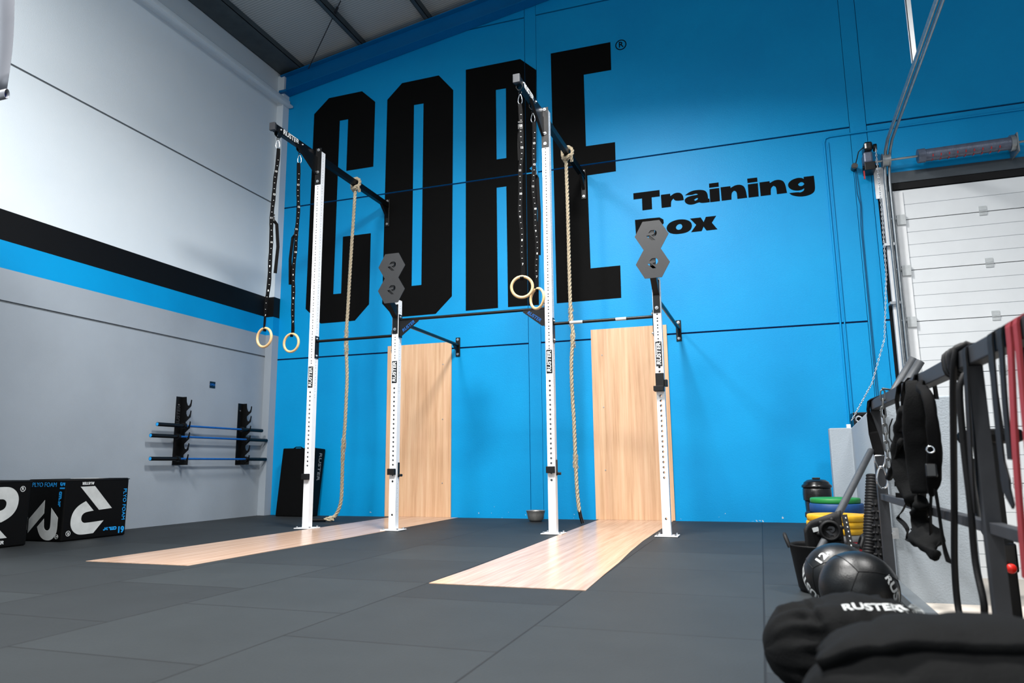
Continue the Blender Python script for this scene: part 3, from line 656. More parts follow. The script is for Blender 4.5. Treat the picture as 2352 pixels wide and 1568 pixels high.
jcup(U[2], .645, 'small black bar holder low on the tall post beside the steel bowl'); jcup(U[3], 1.50, 'large black bar cradle at mid height on the rightmost post', True)

# gymnastic rings
def gym_ring(hook, rc, az, label, tail_z, tail_len, side):
    t = thing('gymnastic_ring', rc, label, 'gymnastic ring', 'gymnastic rings on long black straps')
    h, c = V(hook), V(rc); a = math.radians(az); nrm = V((math.sin(a), -math.cos(a), 0)); w = V((math.cos(a), math.sin(a), 0))
    MB().torus(c, .104, .0145, nrm, 48, 12).build('ring', 'ring_wood', t)
    vw = V((.78, .62, 0)) if h.x < -4 else V((.97, .2, 0))
    car = MB(); cp = []
    for k in range(16):
        q = 2*PI*k/16; cp.append(h+V((0, 0, -.055))+vw*(.02+.008*math.sin(-q))*math.cos(q)+V((0, 0, .055*math.sin(q))))
    car.tube(cp, .005, 6, True).build('carabiner', 'chrome', t)
    top = h+V((0, 0, -.108)); rt = c+V((0, 0, .104))
    nn = V((0, 0, 1)).cross(vw)
    P = []; Wd = []; m = 30
    for k in range(m+1):
        f = k/m; p = top.lerp(rt, f)+vw*.010*math.sin(f*9+side)+nn*.006*math.sin(f*14); P.append(p); tw = .25*math.sin(f*6+side)+(1.0*max(0, f-.72)/.28 if h.x < -4 else 0)
        Wd.append((Matrix.Rotation(tw, 3, 'Z') @ vw))
    st = MB().ribbon(P, Wd, .040, .003)
    P2 = [p-nn*.012+vw*.006*math.sin(i*.9) for i, p in enumerate(P)]; st.ribbon(P2, Wd, .038, .003)
    st.ribbon([rt+nn*.012, rt-V((0, 0, .015))+nn*.017, rt-V((0, 0, .034)), rt-V((0, 0, .015))-nn*.017, rt-nn*.012], w, .036, .003)
    bz = tail_z; f = (top.z-bz)/(top.z-rt.z); bp = top.lerp(rt, f)
    st.ribbon([bp+nn*.005, bp+vw*side*.03+nn*.02+V((0, 0, -.05)), bp+vw*side*.045+nn*.02+V((0, 0, -tail_len*.5)), bp+vw*side*.035+nn*.02+V((0, 0, -tail_len))], vw, .036, .003)
    so = st.build('strap', 'black_webbing', t)
    mk = MB(); nums = []
    for k in range(2, m-1):
        p = P[k]-nn*.0152+vw*.006*math.sin(k*.9)
        if k % 4: mk.obox(p, Wd[k]*.006, V((0, 0, 1))*.0022, nn*.0008)
        else: nums.append(place(text_mesh(str(14-k//4), .030, 0, .0008, 1, .001), p-nn*.0008, vw, V((0, 0, 1))))
    mk.build('length_marks', 'worn_white_print', so); mesh_obj('length_numbers', nums, 'worn_white_print', so)
    MB().obox(bp, vw*.024, nn*.010, V((0, 0, .026))).obox(bp+V((0, 0, .05)), vw*.023, nn*.009, V((0, 0, .008))).build('buckle', 'black_steel', t)
    return t
gym_ring(hA[0], (-5.078, 6.52, 2.101), -8, 'wooden gymnastic ring hanging lowest at the left beam tip', 3.46, .62, 1.6)
gym_ring(hA[1], (-5.037, 6.95, 2.107), -4, 'wooden gymnastic ring between the left beam tip and the tall post', 3.42, .62, -1.2)
gym_ring(hB[0], (-2.097, 6.52, 2.405), 10, 'round-on wooden ring hanging from the right-hand beam tip', 4.08, .35, -.4)
gym_ring(hB[1], (-2.067, 6.93, 2.376), -33, 'wooden ring partly hidden behind its neighbour by the taller post', 3.75, .9, 1.0)

# climbing ropes
def smooth_path(pts, step):
    P = [V(p) for p in pts]; out = []
    for i in range(len(P)-1):
        p0, p1, p2, p3 = P[max(i-1, 0)], P[i], P[i+1], P[min(i+2, len(P)-1)]
        n = max(1, int((p2-p1).length/step))
        for k in range(n):
            t = k/n; out.append(.5*((2*p1)+(p2-p0)*t+(2*p0-5*p1+4*p2-p3)*t*t+(3*p1-p0-3*p2+p3)*t**3))
    out.append(P[-1]); return out
def twisted(pts, r, pitch=.15, strands=3, step=.014):
    P = smooth_path(pts, step); b = MB(); u = None; s_ = 0; rings = [[] for _ in range(strands)]
    for i, p in enumerate(P):
        d = (P[min(i+1, len(P)-1)]-P[max(i-1, 0)]).normalized()
        if u is None: u, _ = frame_of(d)
        u = (u-d*u.dot(d)).normalized(); w = d.cross(u)
        if i: s_ += (p-P[i-1]).length
        for k in range(strands):
            a = 2*PI*(s_/pitch+k/strands); rings[k].append(p+(u*math.cos(a)+w*math.sin(a))*r*.50)
    for k in range(strands): b.tube(rings[k], r*.56, 7)
    return b
def fray(b, c, r, h, n=36):
    for i in range(n):
        a = random.uniform(0, 2*PI); z = random.uniform(-h, h); q = V(c)+V((math.cos(a)*r, math.sin(a)*r, z))
        e = q+V((math.cos(a)*random.uniform(.003, .014), math.sin(a)*random.uniform(.003, .014), -random.uniform(.01, .05)))
        b.tube([q, (q+e)/2+V((0, 0, .004)), e], .0022, 4)
def climbing_rope(path, beam, label, ends, frays):
    t = thing('climbing_rope', path[-1], label, 'rope', 'jute climbing ropes')
    b = twisted(path, .023)
    for c, h in frays: fray(b, c, .022, h, 60)
    b.build('rope', 'jute_rope', t)
    bx, by, bz = beam; loop = []
    for k in range(15):
        a = -PI/2+2*PI*k/14*1.0; loop.append((bx+.068*math.cos(a), by+.04*(k/14)-.02+.01*math.sin(a*2), bz+.082*math.sin(a)))
    twisted(loop, .023).build('knot', 'jute_rope', t)
    twisted([(bx-.035, by+.05, bz-.10), (bx-.06, by, bz-.055), (bx-.01, by-.05, bz-.085), (bx+.05, by-.045, bz-.05), (bx+.05, by+.02, bz-.11)], .022).build('knot', 'jute_rope', t)
    return t
A = [(-5.075, 8.3, 4.47), (-5.091, 8.3, 4.065), (-5.107, 8.3, 3.693), (-5.125, 8.3, 3.205), (-5.138, 8.3, 2.783), (-5.151, 8.3, 2.367), (-5.122, 8.3, 1.897), (-5.124, 8.3, 1.55), (-5.132, 8.3, 1.208), (-5.149, 8.3, .926), (-5.15, 8.3, .591), (-5.152, 8.3, .315), (-5.18, 8.3, .17), (-5.235, 8.29, .07), (-5.29, 8.25, .028)]
t = climbing_rope(A, (-5.07, 8.3, 4.55), 'jute climbing rope with knotted end coiled on the floor', 0, [((-5.15, 8.3, 2.42), .10), ((-5.149, 8.3, .93), .14), ((-5.14, 8.3, 1.0), .06), ((-5.145, 8.3, 2.25), .05)])
twisted([(-5.22, 8.24, .03), (-5.27, 8.20, .028), (-5.31, 8.24, .03), (-5.28, 8.30, .045), (-5.22, 8.27, .06), (-5.25, 8.21, .055), (-5.33, 8.20, .03)], .021).build('end_knot', 'jute_rope', t)
MB().cyl((-5.315, 8.205, .026), (-5.47, 8.14, .026), .0225, 14).build('taped_end', 'black_rubber', t)
Bp = [(-2.096, 8.4, 4.50), (-2.089, 8.4, 3.844), (-2.087, 8.4, 2.946), (-2.081, 8.4, 2.508), (-2.061, 8.4, 2.237), (-2.088, 8.4, 1.918), (-2.088, 8.4, 1.55), (-2.075, 8.4, 1.237), (-2.07, 8.4, .98), (-2.066, 8.4, .726), (-2.058, 8.4, .424), (-2.038, 8.4, .176), (-2.031, 8.4, .150)]
t = climbing_rope(Bp, (-2.076, 8.4, 4.585), 'straight jute climbing rope hanging beside the steel bowl', 0, [((-2.081, 8.4, 2.50), .12), ((-2.063, 8.4, 2.2), .10), ((-2.066, 8.4, .75), .08)])
MB().tube([(-2.034, 8.4, .165), (-2.02, 8.4, .09), (-1.998, 8.4, .022)], .021, 12).build('taped_end', 'black_plastic', t)

# ------------------------------------------------------------------ barbells on the left wall
def bar_rack(y, lab):
    t = thing('barbell_rack', (XL, y, .74), lab, 'bar rack', 'black wall racks for barbells')
    MB().box(XL+.0005, XL+.008, y, y+.105, .735, 1.605).build('wall_flange', 'black_steel', t)
    pr = [(XL+.008, .735), (XL+.155, .735)]
    for k in range(6):
        z = .815+.139*k
        pr += [(XL+.155, z-.02) if k == 0 else (XL+.152, z-.030), (XL+.160, z+.03), (XL+.162, z+.052), (XL+.148, z+.056), (XL+.140, z+.012), (XL+.122, z-.022), (XL+.096, z-.016), (XL+.080, z+.02)]
        if k < 5: pr += [(XL+.080, z+.05)]
    pr += [(XL+.075, 1.55), (XL+.07, 1.605), (XL+.008, 1.605)]
    MB().prism(pr, lambda x, z, yy: (x, yy, z), y+.098, y+.105).build('hook_plate', 'black_steel', t)
    for z in (.80, 1.50): MB().cyl((XL+.008, y+.04, z), (XL+.014, y+.04, z), .01, 10).build('bolt', 'zinc', t)
    return t
r1 = bar_rack(7.385, 'black six-hook wall rack further from the blue wall'); bar_rack(8.56, 'black six-hook wall rack closer to the blue wall')
mesh_obj('lettering', [place(text_mesh('RUSTER', .075, .1, .001), (XL+.009, 7.43, 1.36), Y3, Z3, PI/2)], 'dark_steel', r1)
def barbell(y0, y1, z, label):
    x = XL+.113; t = thing('barbell', (x, (y0+y1)/2, z), label, 'barbell', 'blue barbells on the wall racks')
    s = .42
    MB().cyl((x, y0+s, z), (x, y1-s, z), .0135, 12).build('shaft', 'blue_bar', t)
    for a, e in ((y0, 1), (y1, -1)):
        MB().cyl((x, a, z), (x, a+e*s, z), .0245, 18).cyl((x, a+e*s, z), (x, a+e*(s+.035), z), .037, 18).build('sleeve', 'black_steel', t)
        MB().cyl((x, a-e*.002, z), (x, a, z), .02, 16).build('end_disc', 'cyan_print', t)
barbell(6.99, 8.97, 1.228, 'blue barbell highest on the left wall'); barbell(6.90, 9.085, 1.089, 'blue barbell in the middle of three on the left wall'); barbell(6.92, 9.085, .812, 'blue barbell lowest on the left wall')
t = thing('wall_sign', (XL, 8.01, 1.77), 'tiny square black and blue sign above the barbells', 'sign')
MB().box(XL+.0005, XL+.004, 7.965, 8.07, 1.773, 1.862).build('plate', 'black_plastic', t)
mesh_obj('lettering', [place(text_mesh('OPEN', .042, 0, .001, .92), (XL+.005, 8.017, 1.818), Y3, Z3)], 'blue_bar', t)
bpy.context.view_layer.update()
lt = t.children[-1]; lt.scale = (1, 1, 1)

# ------------------------------------------------------------------ plyo boxes
def soft_box(t, x0, x1, y0, y1, z1, name='body'):
    MB().box(x0, x1, y0, y1, .002, z1).build(name, 'black_foam', t, bevel=.014)
    b = MB()
    P = [(x0-.002, y0-.002), (x1+.002, y0-.002), (x1+.002, y1+.002), (x0-.002, y1+.002)]
    for z in (z1-.012,):
        b.tube([(x, y, z) for x, y in P], .005, 6, True)
    b.build('piping', 'black_rubber', t)
bx0, bx1, by0, by1 = -6.985, -6.48, 5.43, 6.19
t = thing('plyo_box', (-6.73, 5.8, 0), 'black foam jump box with two printed sides in full view', 'jump box', 'foam jump boxes')
soft_box(t, bx0, bx1, by0, by1, .60)
Fx = bx1+.0015
def rf(u, z): return (Fx, by0+u, z)
mesh_obj('logo', [place(emblem(.475), rf(.325, .285), Y3, Z3, PI)], 'worn_white_print', t)
mesh_obj('lettering', [place(text_mesh('RUSTER', .036, .2, .0012, 1.1), rf(.255, .556), Y3, Z3, PI)]+reg_mark(.026, rf(.072, .075), Y3, Z3, PI), 'white_print', t)
mesh_obj('lettering', [place(text_mesh('PLYO FOAM', .058, 0, 0, 1.05), rf(.715, .325), Y3, Z3, -PI/2), place(text_mesh('61', .088, .0, .0035, 1.0), rf(.695, .066), Y3, Z3, PI), place(text_mesh('cm.', .066, 0, .0025, 1.05), rf(.592, .078), Y3, Z3, PI), place(text_mesh('24"', .038, 0, .0015, 1.1), rf(.505, .086), Y3, Z3, PI)], 'cyan_print', t)
Fy = by0-.0015
def lf(u, z): return (bx0+u, Fy, z)
mesh_obj('logo', [place(emblem(.385), lf(.255, .205), X3, Z3, -PI/2)], 'worn_white_print', t)
mesh_obj('lettering', [place(text_mesh('RUSTER', .034, .2, .001, 1.1), lf(.03, .17), X3, Z3, -PI/2)]+reg_mark(.022, lf(.445, .05), X3, Z3, -PI/2), 'white_print', t)
mesh_obj('lettering', [place(text_mesh('PLYO FOAM', .062, 0, 0, .98), lf(.225, .545), X3, Z3), place(text_mesh('51', .082, .0, .0035, .95), lf(.462, .533), X3, Z3, -PI/2), place(text_mesh('cm.', .062, 0, .0025, 1.0), lf(.452, .438), X3, Z3, -PI/2), place(text_mesh('20"', .036, 0, .0015, 1.1), lf(.442, .362), X3, Z3, -PI/2)], 'cyan_print', t)
mesh_obj('logo', [place(emblem(.36), (-6.72, 5.86, .6015), Y3, (-1, 0, 0), 0)], 'white_print', t)
t = thing('plyo_box', (-6.8, 4.75, 0), 'black foam jump box cut off by the picture edge', 'jump box', 'foam jump boxes')
soft_box(t, -7.05, -6.55, 4.37, 5.13, .60)
Fx = -6.5485
def rf2(u, z): return (Fx, 5.13-u, z)
mesh_obj('logo', [place(emblem(.46), rf2(.345, .317), Y3, Z3)], 'worn_white_print', t)
mesh_obj('lettering', [place(text_mesh('RUSTER', .042, .2, .0012, 1.1), rf2(.30, .047), Y3, Z3)]+reg_mark(.026, rf2(.085, .52), Y3, Z3), 'white_print', t)
# leaning foam block in the corner
t = thing('foam_block', (-6.36, 9.1, 0), 'tall black foam block standing in the far left corner', 'foam block')
b = MB(); z1 = .965
b.add([(-6.66, 8.98, .002), (-6.085, 8.95, .002), (-6.075, 9.17, .002), (-6.66, 9.19, .002), (-6.60, 9.02, z1), (-6.035, 9.0, z1), (-6.02, 9.235, z1-.015), (-6.60, 9.24, z1-.01)],
      [(0, 3, 2, 1), (4, 5, 6, 7), (0, 1, 5, 4), (1, 2, 6, 5), (2, 3, 7, 6), (3, 0, 4, 7)])
b.build('body', 'black_foam', t, bevel=.012)
MB().tube([(-6.25, 9.0, z1-.004), (-6.29, 9.01, z1+.014), (-6.37, 9.01, z1+.014), (-6.41, 9.02, z1-.004)], .008, 6).build('handle', 'black_webbing', t)
MB().box(-6.115, -6.064, 8.955, 8.975, .505, .515).build('seam', 'ring_wood', t)
me = text_mesh('RUSTER', .085, .1, .001, 1.35)
mesh_obj('lettering', [place(me, (-6.039, 9.115, .70), V((.01, .22, 0)), V((.045, .06, .965)), -PI/2)], 'gray_plate', t)
# steel bowl
t = MB(); t.lathe([(.0, .004), (.075, .004), (.095, .03), (.108, .085), (.112, .105), (.117, .112), (.117, .128), (.121, .130), (.121, .134), (.112, .134), (.110, .11), (.104, .085), (.09, .034), (.07, .012), (0, .012)], (-2.70, 8.84, 0), 40)
tag(t.build('steel_bowl', 'bowl_steel', at=(-2.70, 8.84, 0)), 'small steel bowl on the floor against the blue wall', 'bowl')

# ------------------------------------------------------------------ vinyl banner high on the left
t = thing('vinyl_banner', (-5.2, 3.0, 3.03), 'silver vinyl banner hanging high at the left picture edge', 'banner')
b = MB(); nx, nz = 14, 12; vs = []
for j in range(nz+1):
    for i in range(nx+1):
        x = -6.4+(6.4-4.385)*i/nx; z = 3.075+1.5*j/nz; vs.append((x, 3.0+.02*math.sin(x*5+z*2)+.012*math.sin(z*6), z))
b.add(vs, [(j*(nx+1)+i, j*(nx+1)+i+1, (j+1)*(nx+1)+i+1, (j+1)*(nx+1)+i) for j in range(nz) for i in range(nx)], True)
o = b.build('sheet', 'banner_vinyl', t); sd = o.modifiers.new('thick', 'SOLIDIFY'); sd.thickness = .002
n = 16; b = MB(); vs = [(x, 2.995+.03*math.cos(2*PI*k/n)*.6, 3.046+.034*math.sin(2*PI*k/n)) for x in (-6.4, -4.375) for k in range(n)]
b.add(vs, [(k, (k+1) % n, n+(k+1) % n, n+k) for k in range(n)], True); o = b.build('hem', 'banner_vinyl', t)
sd = o.modifiers.new('thick', 'SOLIDIFY'); sd.thickness = .002
MB().cyl((-6.4, 2.995, 3.046), (-4.40, 2.995, 3.046), .016, 12).build('hem_pole', 'navy', t)


# ------------------------------------------------------------------ railing
RX = .72
rail = thing('railing', (.75, 3.4, 0), 'dark steel railing with square bars running towards the camera', 'railing')
MB().box(RX, RX+.06, .9, 5.44, 1.035, 1.098).build('top_rail', 'dark_steel', rail, bevel=.004)
MB().box(RX+.01, RX+.05, .9, 5.38, .448, .488).build('mid_rail', 'dark_steel', rail, bevel=.003)
for y in (5.38, 2.95):
    pw = .06 if y > 5 else .05
    p = MB().box(RX, RX+pw, y, y+pw, -.16, 1.034).build('post', 'dark_steel', rail, bevel=.003)
    if y > 5: MB().box(RX+.061, RX+.10, y+.01, y+.05, .20, .27).cyl((RX+.07, y-.01, .235), (RX+.07, y+.011, .235), .014, 8).build('bolt_bracket', 'zinc', p)

# black strap with carabiner
def over(y, dx=.034, z0=1.101, lo=None):
    pass
t = thing('hanging_strap', (.71, 5.3, .7), 'black webbing strap with steel carabiner on the far end of the railing', 'strap')
MB().ribbon([(.735, 5.29, .735), (.728, 5.30, .80), (.715, 5.31, .88), (.703, 5.33, 1.0), (.702, 5.34, 1.06), (.712, 5.345, 1.098), (.74, 5.33, 1.107), (.775, 5.31, 1.107), (.788, 5.30, 1.09), (.788, 5.30, .98)], [(1, -.2, 0)]*3+[(.7, .9, 0)]+[(0, 1, 0)]*6, [.062, .062, .058, .055, .055, .055, .055, .055, .055, .055], .005).build('webbing', 'black_webbing', t)
MB().ribbon([(.712, 5.38, .97), (.705, 5.38, 1.04), (.714, 5.36, 1.103), (.735, 5.18, 1.108), (.75, 5.02, 1.108)], (.5, .5, .3), .03, .004).build('webbing', 'black_webbing', t)
MB().tube([(.703, 5.285, .735), (.767, 5.285, .735), (.765, 5.285, .70), (.748, 5.285, .655), (.722, 5.285, .655), (.705, 5.285, .70)], .005, 8, True).build('d_ring', 'chrome', t)
MB().tube([(.737+.030*math.cos(q)*(1-.30*math.sin(q)), 5.28, .595+.070*math.sin(q)) for q in [2*PI*k/18 for k in range(18)]], .0065, 8, True).build('carabiner', 'chrome', t)
# chain
cp = [(.766, 4.76, 1.112), (.74, 4.76, 1.118), (.709, 4.755, 1.09), (.703, 4.75, 1.0), (.703, 4.745, .8), (.704, 4.74, .56)]
tag(chain_mesh(cp, .050, .0046, .0125).build('hanging_chain', 'chain_steel', at=cp[-1]), 'short steel chain hanging over the railing beside the black harness', 'chain')
# harness / weight vest
t = thing('weight_vest', (.70, 4.1, .3), 'black padded weight vest with dangling straps hung on the railing', 'vest')
from mathutils import noise as NZ
def pad(b, path, wid, th, n=20, wd=(0, 1, 0), lump=.01):
    """padded strip: path of centres, list of widths, flattened section"""
    P = [V(p) for p in path]; P = smooth_path(P, .025); m = len(P); vs = []
    for i, p in enumerate(P):
        f = i/(m-1)*(len(wid)-1); k = min(int(f), len(wid)-2); w_ = wid[k]*(1-(f-k))+wid[k+1]*(f-k)
        d = (P[min(i+1, m-1)]-P[max(i-1, 0)]).normalized(); u = V(wd); u = (u-d*u.dot(d)).normalized(); q = d.cross(u)
        for j in range(n):
            a = 2*PI*j/n; c, s_ = math.cos(a), math.sin(a)
            e = V((abs(c)**.5*(1 if c > 0 else -1)*w_/2, abs(s_)**.5*(1 if s_ > 0 else -1)*th/2, 0))
            x = p+u*e.x+q*e.y; nz = (NZ.noise(x*13)+.5*NZ.noise(x*37))*lump; vs.append(x+(u*c+q*s_)*nz)
    fs = [(i*n+j, i*n+(j+1) % n, (i+1)*n+(j+1) % n, (i+1)*n+j) for i in range(m-1) for j in range(n)]
    fs += [tuple(range(n))[::-1], tuple((m-1)*n+j for j in range(n))]
    b.add(vs, fs, True); return b
XW = (.92, -.4, 0)
pad(MB(), [(.705, 4.061, .965), (.702, 4.13, .828), (.70, 4.14, .695), (.70, 4.10, .575), (.70, 4.05, .50)], [.055, .10, .124, .13, .09], .085, wd=XW, lump=.018).build('front_panel', 'black_canvas', t)
pad(MB(), [(.70, 3.80, 1.05), (.69, 3.76, .973), (.69, 3.79, .834), (.69, 3.82, .695), (.69, 3.815, .55)], [.06, .092, .10, .098, .055], .07, wd=XW, lump=.014).build('back_panel', 'black_canvas', t)
pad(MB(), [(.71, 3.66, 1.045), (.69, 3.618, 1.024), (.69, 3.482, .97), (.69, 3.44, .856), (.69, 3.465, .731), (.69, 3.517, .622), (.69, 3.60, .56)], [.03, .04, .044, .048, .052, .06, .02], .03, wd=XW, lump=.008).build('shoulder_strap', 'black_webbing', t)
pad(MB(), [(.69, 3.82, .52), (.69, 3.90, .422), (.69, 3.824, .371), (.69, 3.72, .325), (.69, 3.634, .305)], [.034, .08, .13, .105, .02], .04, wd=XW, lump=.03).build('lower_panel', 'black_canvas', t)
pad(MB(), [(.665, 4.05, .80), (.655, 4.20, .69), (.65, 4.36, .63), (.65, 4.44, .605)], [.03, .075, .085, .015], .02, wd=(.5, .2, .8), lump=.012).build('side_flap', 'black_canvas', t)
for q in ([(.70, 4.242, .90), (.70, 4.261, 1.013), (.712, 4.24, 1.085), (.725, 4.235, 1.104), (.76, 4.235, 1.106), (.786, 4.235, 1.09), (.79, 4.235, .98)], [(.70, 4.122, .92), (.70, 4.087, 1.01), (.712, 4.06, 1.085), (.725, 4.055, 1.105), (.76, 4.055, 1.107), (.786, 4.055, 1.09), (.79, 4.055, .95)], [(.69, 3.79, 1.0), (.705, 3.80, 1.06), (.713, 3.80, 1.09), (.74, 3.80, 1.105), (.786, 3.80, 1.09), (.79, 3.80, .98)]):
    MB().ribbon(q, (.6, 1, .1), .042, .006).build('hanging_loop', 'black_webbing', t)
for k in range(7):
    z = .86-.055*k; yy = 4.12+.06*math.sin((.9-z)*5); hw = .036+.027*math.sin(max(0, (.92-z))*4.2)
    u = V(XW).normalized(); c_ = V((.692, yy-.052, z)); MB().ribbon([c_-u*hw, c_+V((-.012, -.010, -.004)), c_+u*hw], (0, 0, 1), .024, .004).build('webbing_row', 'black_webbing', t)
def loose(pts, w=.024): MB().ribbon(smooth_path(pts, .02), (.6, 1, .3), w, .004).build('loose_strap', 'black_webbing', t)
loose([(.68, 4.15, .49), (.68, 4.30, .44), (.68, 4.44, .40), (.68, 4.26, .375), (.68, 4.196, .348), (.68, 4.24, .312), (.68, 4.08, .315), (.68, 3.98, .355), (.68, 4.05, .375)])
loose([(.69, 4.08, .49), (.685, 4.02, .44), (.685, 4.05, .40), (.69, 3.95, .39), (.69, 3.92, .43), (.69, 3.97, .47)], .022); loose([(.69, 3.85, .56), (.69, 3.95, .50), (.69, 3.93, .43)], .024)
loose([(.69, 3.52, .58), (.69, 3.50, .506), (.69, 3.486, .419), (.69, 3.461, .343), (.69, 3.41, .295)], .026); loose([(.69, 3.60, .57), (.69, 3.66, .48), (.69, 3.70, .38)], .028)
MB().obox((.672, 3.46, .66), (.020, -.005, 0), (.003, .008, 0), (0, 0, .028)).build('buckle', 'black_plastic', t, bevel=.005); MB().torus((.672, 3.44, .745), .014, .004, (.3, 1, 0), 14, 6).build('snap_ring', 'chrome', t)
MB().tube([(.675, 4.29, .92), (.665, 4.34, .88), (.66, 4.34, .82), (.665, 4.28, .79)], .004, 6).build('cord', 'black_webbing', t)
# grey pipes leaning on the back of the rail
def pipe(a, b_, label):
    a, b_ = V(a), V(b_); d = (b_-a).normalized(); u, w = frame_of(d); m = MB(); prof = [(.029, 0), (.029, (b_-a).length), (.023, (b_-a).length), (.023, (b_-a).length-.25)]
    m.lathe(prof, a, 20, d); tag(m.build('pipe', 'gray_tube', at=a), label, 'pipe', 'grey pipes on the low wall')
pipe((.90, 5.6, 1.09), (1.090, 5.6, 1.378), 'open-ended grey pipe standing on the low wall end, nearer of the pair'); pipe((.87, 5.68, 1.10), (1.065, 5.68, 1.412), 'open-ended grey pipe standing on the low wall end, farther of the pair')
# bands on the rail
def band(name, label, pts, w, th, mat, wd=(0, 1, 0), round_=0):
    P = smooth_path(pts, .03); b = MB()
    if round_: b.tube(P, round_, 8)
    else: b.ribbon(P, wd, (w+[w[-1]]*len(P))[:len(P)] if isinstance(w, list) else w, th)
    o = b.build(name, mat, at=pts[0]); tag(o, label, 'resistance band', 'resistance bands over the railing'); return o
def draped(y0, y1, zl, zr, sk=.0): return [(.704, y0+sk, zl), (.706, y0+sk*.6, (zl+1.04)/2), (.711, y0, 1.03), (.714, y0, 1.092), (.735, y0, 1.106), (.765, y0, 1.106), (.787, y1, 1.09), (.79, y1, 1.03), (.795, y1, zr)]
loop = [(.70, 3.215, .030), (.70, 3.30, .05), (.70, 3.385, .12), (.70, 3.37, .287), (.70, 3.26, .545), (.70, 3.16, .793), (.703, 3.10, .97), (.706, 3.06, 1.06), (.715, 3.05, 1.108), (.75, 3.045, 1.125), (.775, 3.04, 1.112), (.79, 3.03, 1.06), (.745, 3.02, 1.018), (.706, 3.015, .97), (.70, 3.03, .757), (.70, 3.03, .556), (.70, 3.05, .343), (.70, 3.00, .206), (.70, 3.06, .10), (.70, 3.13, .045), (.70, 3.215, .030)]
band('resistance_band', 'long thin black band loop hanging from the railing nearly to the floor', loop, 0, 0, 'black_rubber', round_=.0125)
for k, (y, r) in enumerate(((3.20, .010), (3.16, .011), (3.12, .010), (3.085, .012))):
    lp = [(.75+.053*math.cos(a), y+.012*math.sin(a*1.0+k), 1.068+.056*math.sin(a)) for a in [PI*2*i/18 for i in range(19)]]
    lp = [(x if abs(x-.75) < .048 else .75+math.copysign(.045, x-.75), yy, z) for x, yy, z in lp]
    lb = ['thin black band wound round the railing, farthest turn of the bundle', 'thin black band wound round the railing, second turn of the bundle', 'thin black band wound round the railing, third turn of the bundle', 'thin black band wound round the railing, nearest turn of the bundle'][k]
    tag(MB().tube(lp[:-1], r, 8, True).build('resistance_band', 'black_rubber', at=(.75, y, 1.01)), lb, 'resistance band', 'resistance bands over the railing')
band('resistance_band', 'flat black band draped beside the near railing post, hanging to the mid bar', [(.706, 3.02, .52), (.704, 2.99, .64), (.706, 2.95, .85)]+draped(2.93, 2.93, .97, .8)[2:], .045, .006, 'black_rubber')
band('resistance_band', 'wide black band hanging just past the near railing post', [(.70, 2.55, .562), (.70, 2.58, .60)]+draped(2.62, 2.60, .69, .5, .0), [.02, .05, .075, .07]+[.05]*60, .006, 'black_rubber')
band('resistance_band', 'black band next to the red bands on the railing', draped(2.52, 2.50, .70, .45, .02), .04, .006, 'black_rubber')
def red(y, lab, sk, w): band('resistance_band', lab, draped(y, y-.03, .36, .42, sk), w, .008, 'red_rubber', (0, 1, .0))
red(2.435, 'red band over the railing, nearest the black bands', .10, .042); red(2.37, 'red band over the railing at the right picture edge', .03, .034)
# ------------------------------------------------------------------ bar, tub, rollers by the rail end
def lathe_thing(name, mat, prof, c, n=36): return MB().lathe(prof, c, n).build(name, mat, at=c)
t = thing('rubber_tub', (.30, 4.45, 0), 'black rubber tub with upright handle on the floor behind the medicine balls', 'tub')
MB().lathe([(0, .001), (.135, .001), (.145, .02), (.178, .235), (.187, .245), (.187, .252), (.176, .25), (.170, .235), (.138, .03), (0, .02)], (.30, 4.45, 0), 40).build('body', 'black_rubber', t)
for s_ in (-1, 1):
    MB().tube([(.30+s_*.178, 4.45-.05, .235), (.30+s_*.196, 4.45-.04, .285), (.30+s_*.20, 4.45, .30), (.30+s_*.196, 4.45+.04, .285), (.30+s_*.178, 4.45+.05, .235)], .011, 8).build('handle', 'black_rubber', t)
b = MB(); vs = []; nu, nv = 12, 10
for j in range(nv+1):
    for i in range(nu+1):
        u, v = i/nu, j/nv; zt = .352+.075*u-.03*max(0, .15-u)/.15
        vs.append((.212+.205*u-.006*v, 4.515+.05*math.sin(u*2.6)+.02*v, .07+(zt-.07)*v))
b.add(vs, [(j*(nu+1)+i, j*(nu+1)+i+1, (j+1)*(nu+1)+i+1, (j+1)*(nu+1)+i) for j in range(nv) for i in range(nu)], True)
o = b.build('rubber_mat', 'black_rubber', at=(.31, 4.53, .07)); sd = o.modifiers.new('thick', 'SOLIDIFY'); sd.thickness = .012; tag(o, 'black curved rubber sheet standing up in the tub', 'mat')
t = thing('steel_bar', (.30, 4.52, .2), 'grey round steel bar leaning from the tub to the railing end', 'bar')
MB().cyl((.225, 4.36, .145), (.69, 5.31, .766), .0215, 18).build('shaft', 'gray_tube', t)
c = V((.345, 4.545, .315)); ax = V((-.03, -.96, .06)).normalized(); u, w = frame_of(ax)
k_ = MB().lathe([(.0, .012), (.040, .012), (.041, .024), (.046, .030), (.055, .026), (.060, .012), (.060, -.012), (.054, -.022), (.0, -.022)], c, 36, ax).build('round_collar', 'black_rubber', t)
for k in range(6):
    a = 2*PI*k/6+.3; p = c+(u*math.cos(a)+w*math.sin(a))*.060
    MB().lathe([(0, -.016), (.010, -.012), (.015, 0), (.010, .012), (0, .016)], p, 12, (u*math.cos(a)+w*math.sin(a))).build('lobe', 'black_rubber', k_)
rr = V((1, 0, 0)); uu = ax.cross(rr).normalized()*-1
mesh_obj('logo', [place(emblem(.05, .003), c+ax*.014, u if u.x > 0 else -u, V((0, .06, .99)))], 'dark_steel', k_)
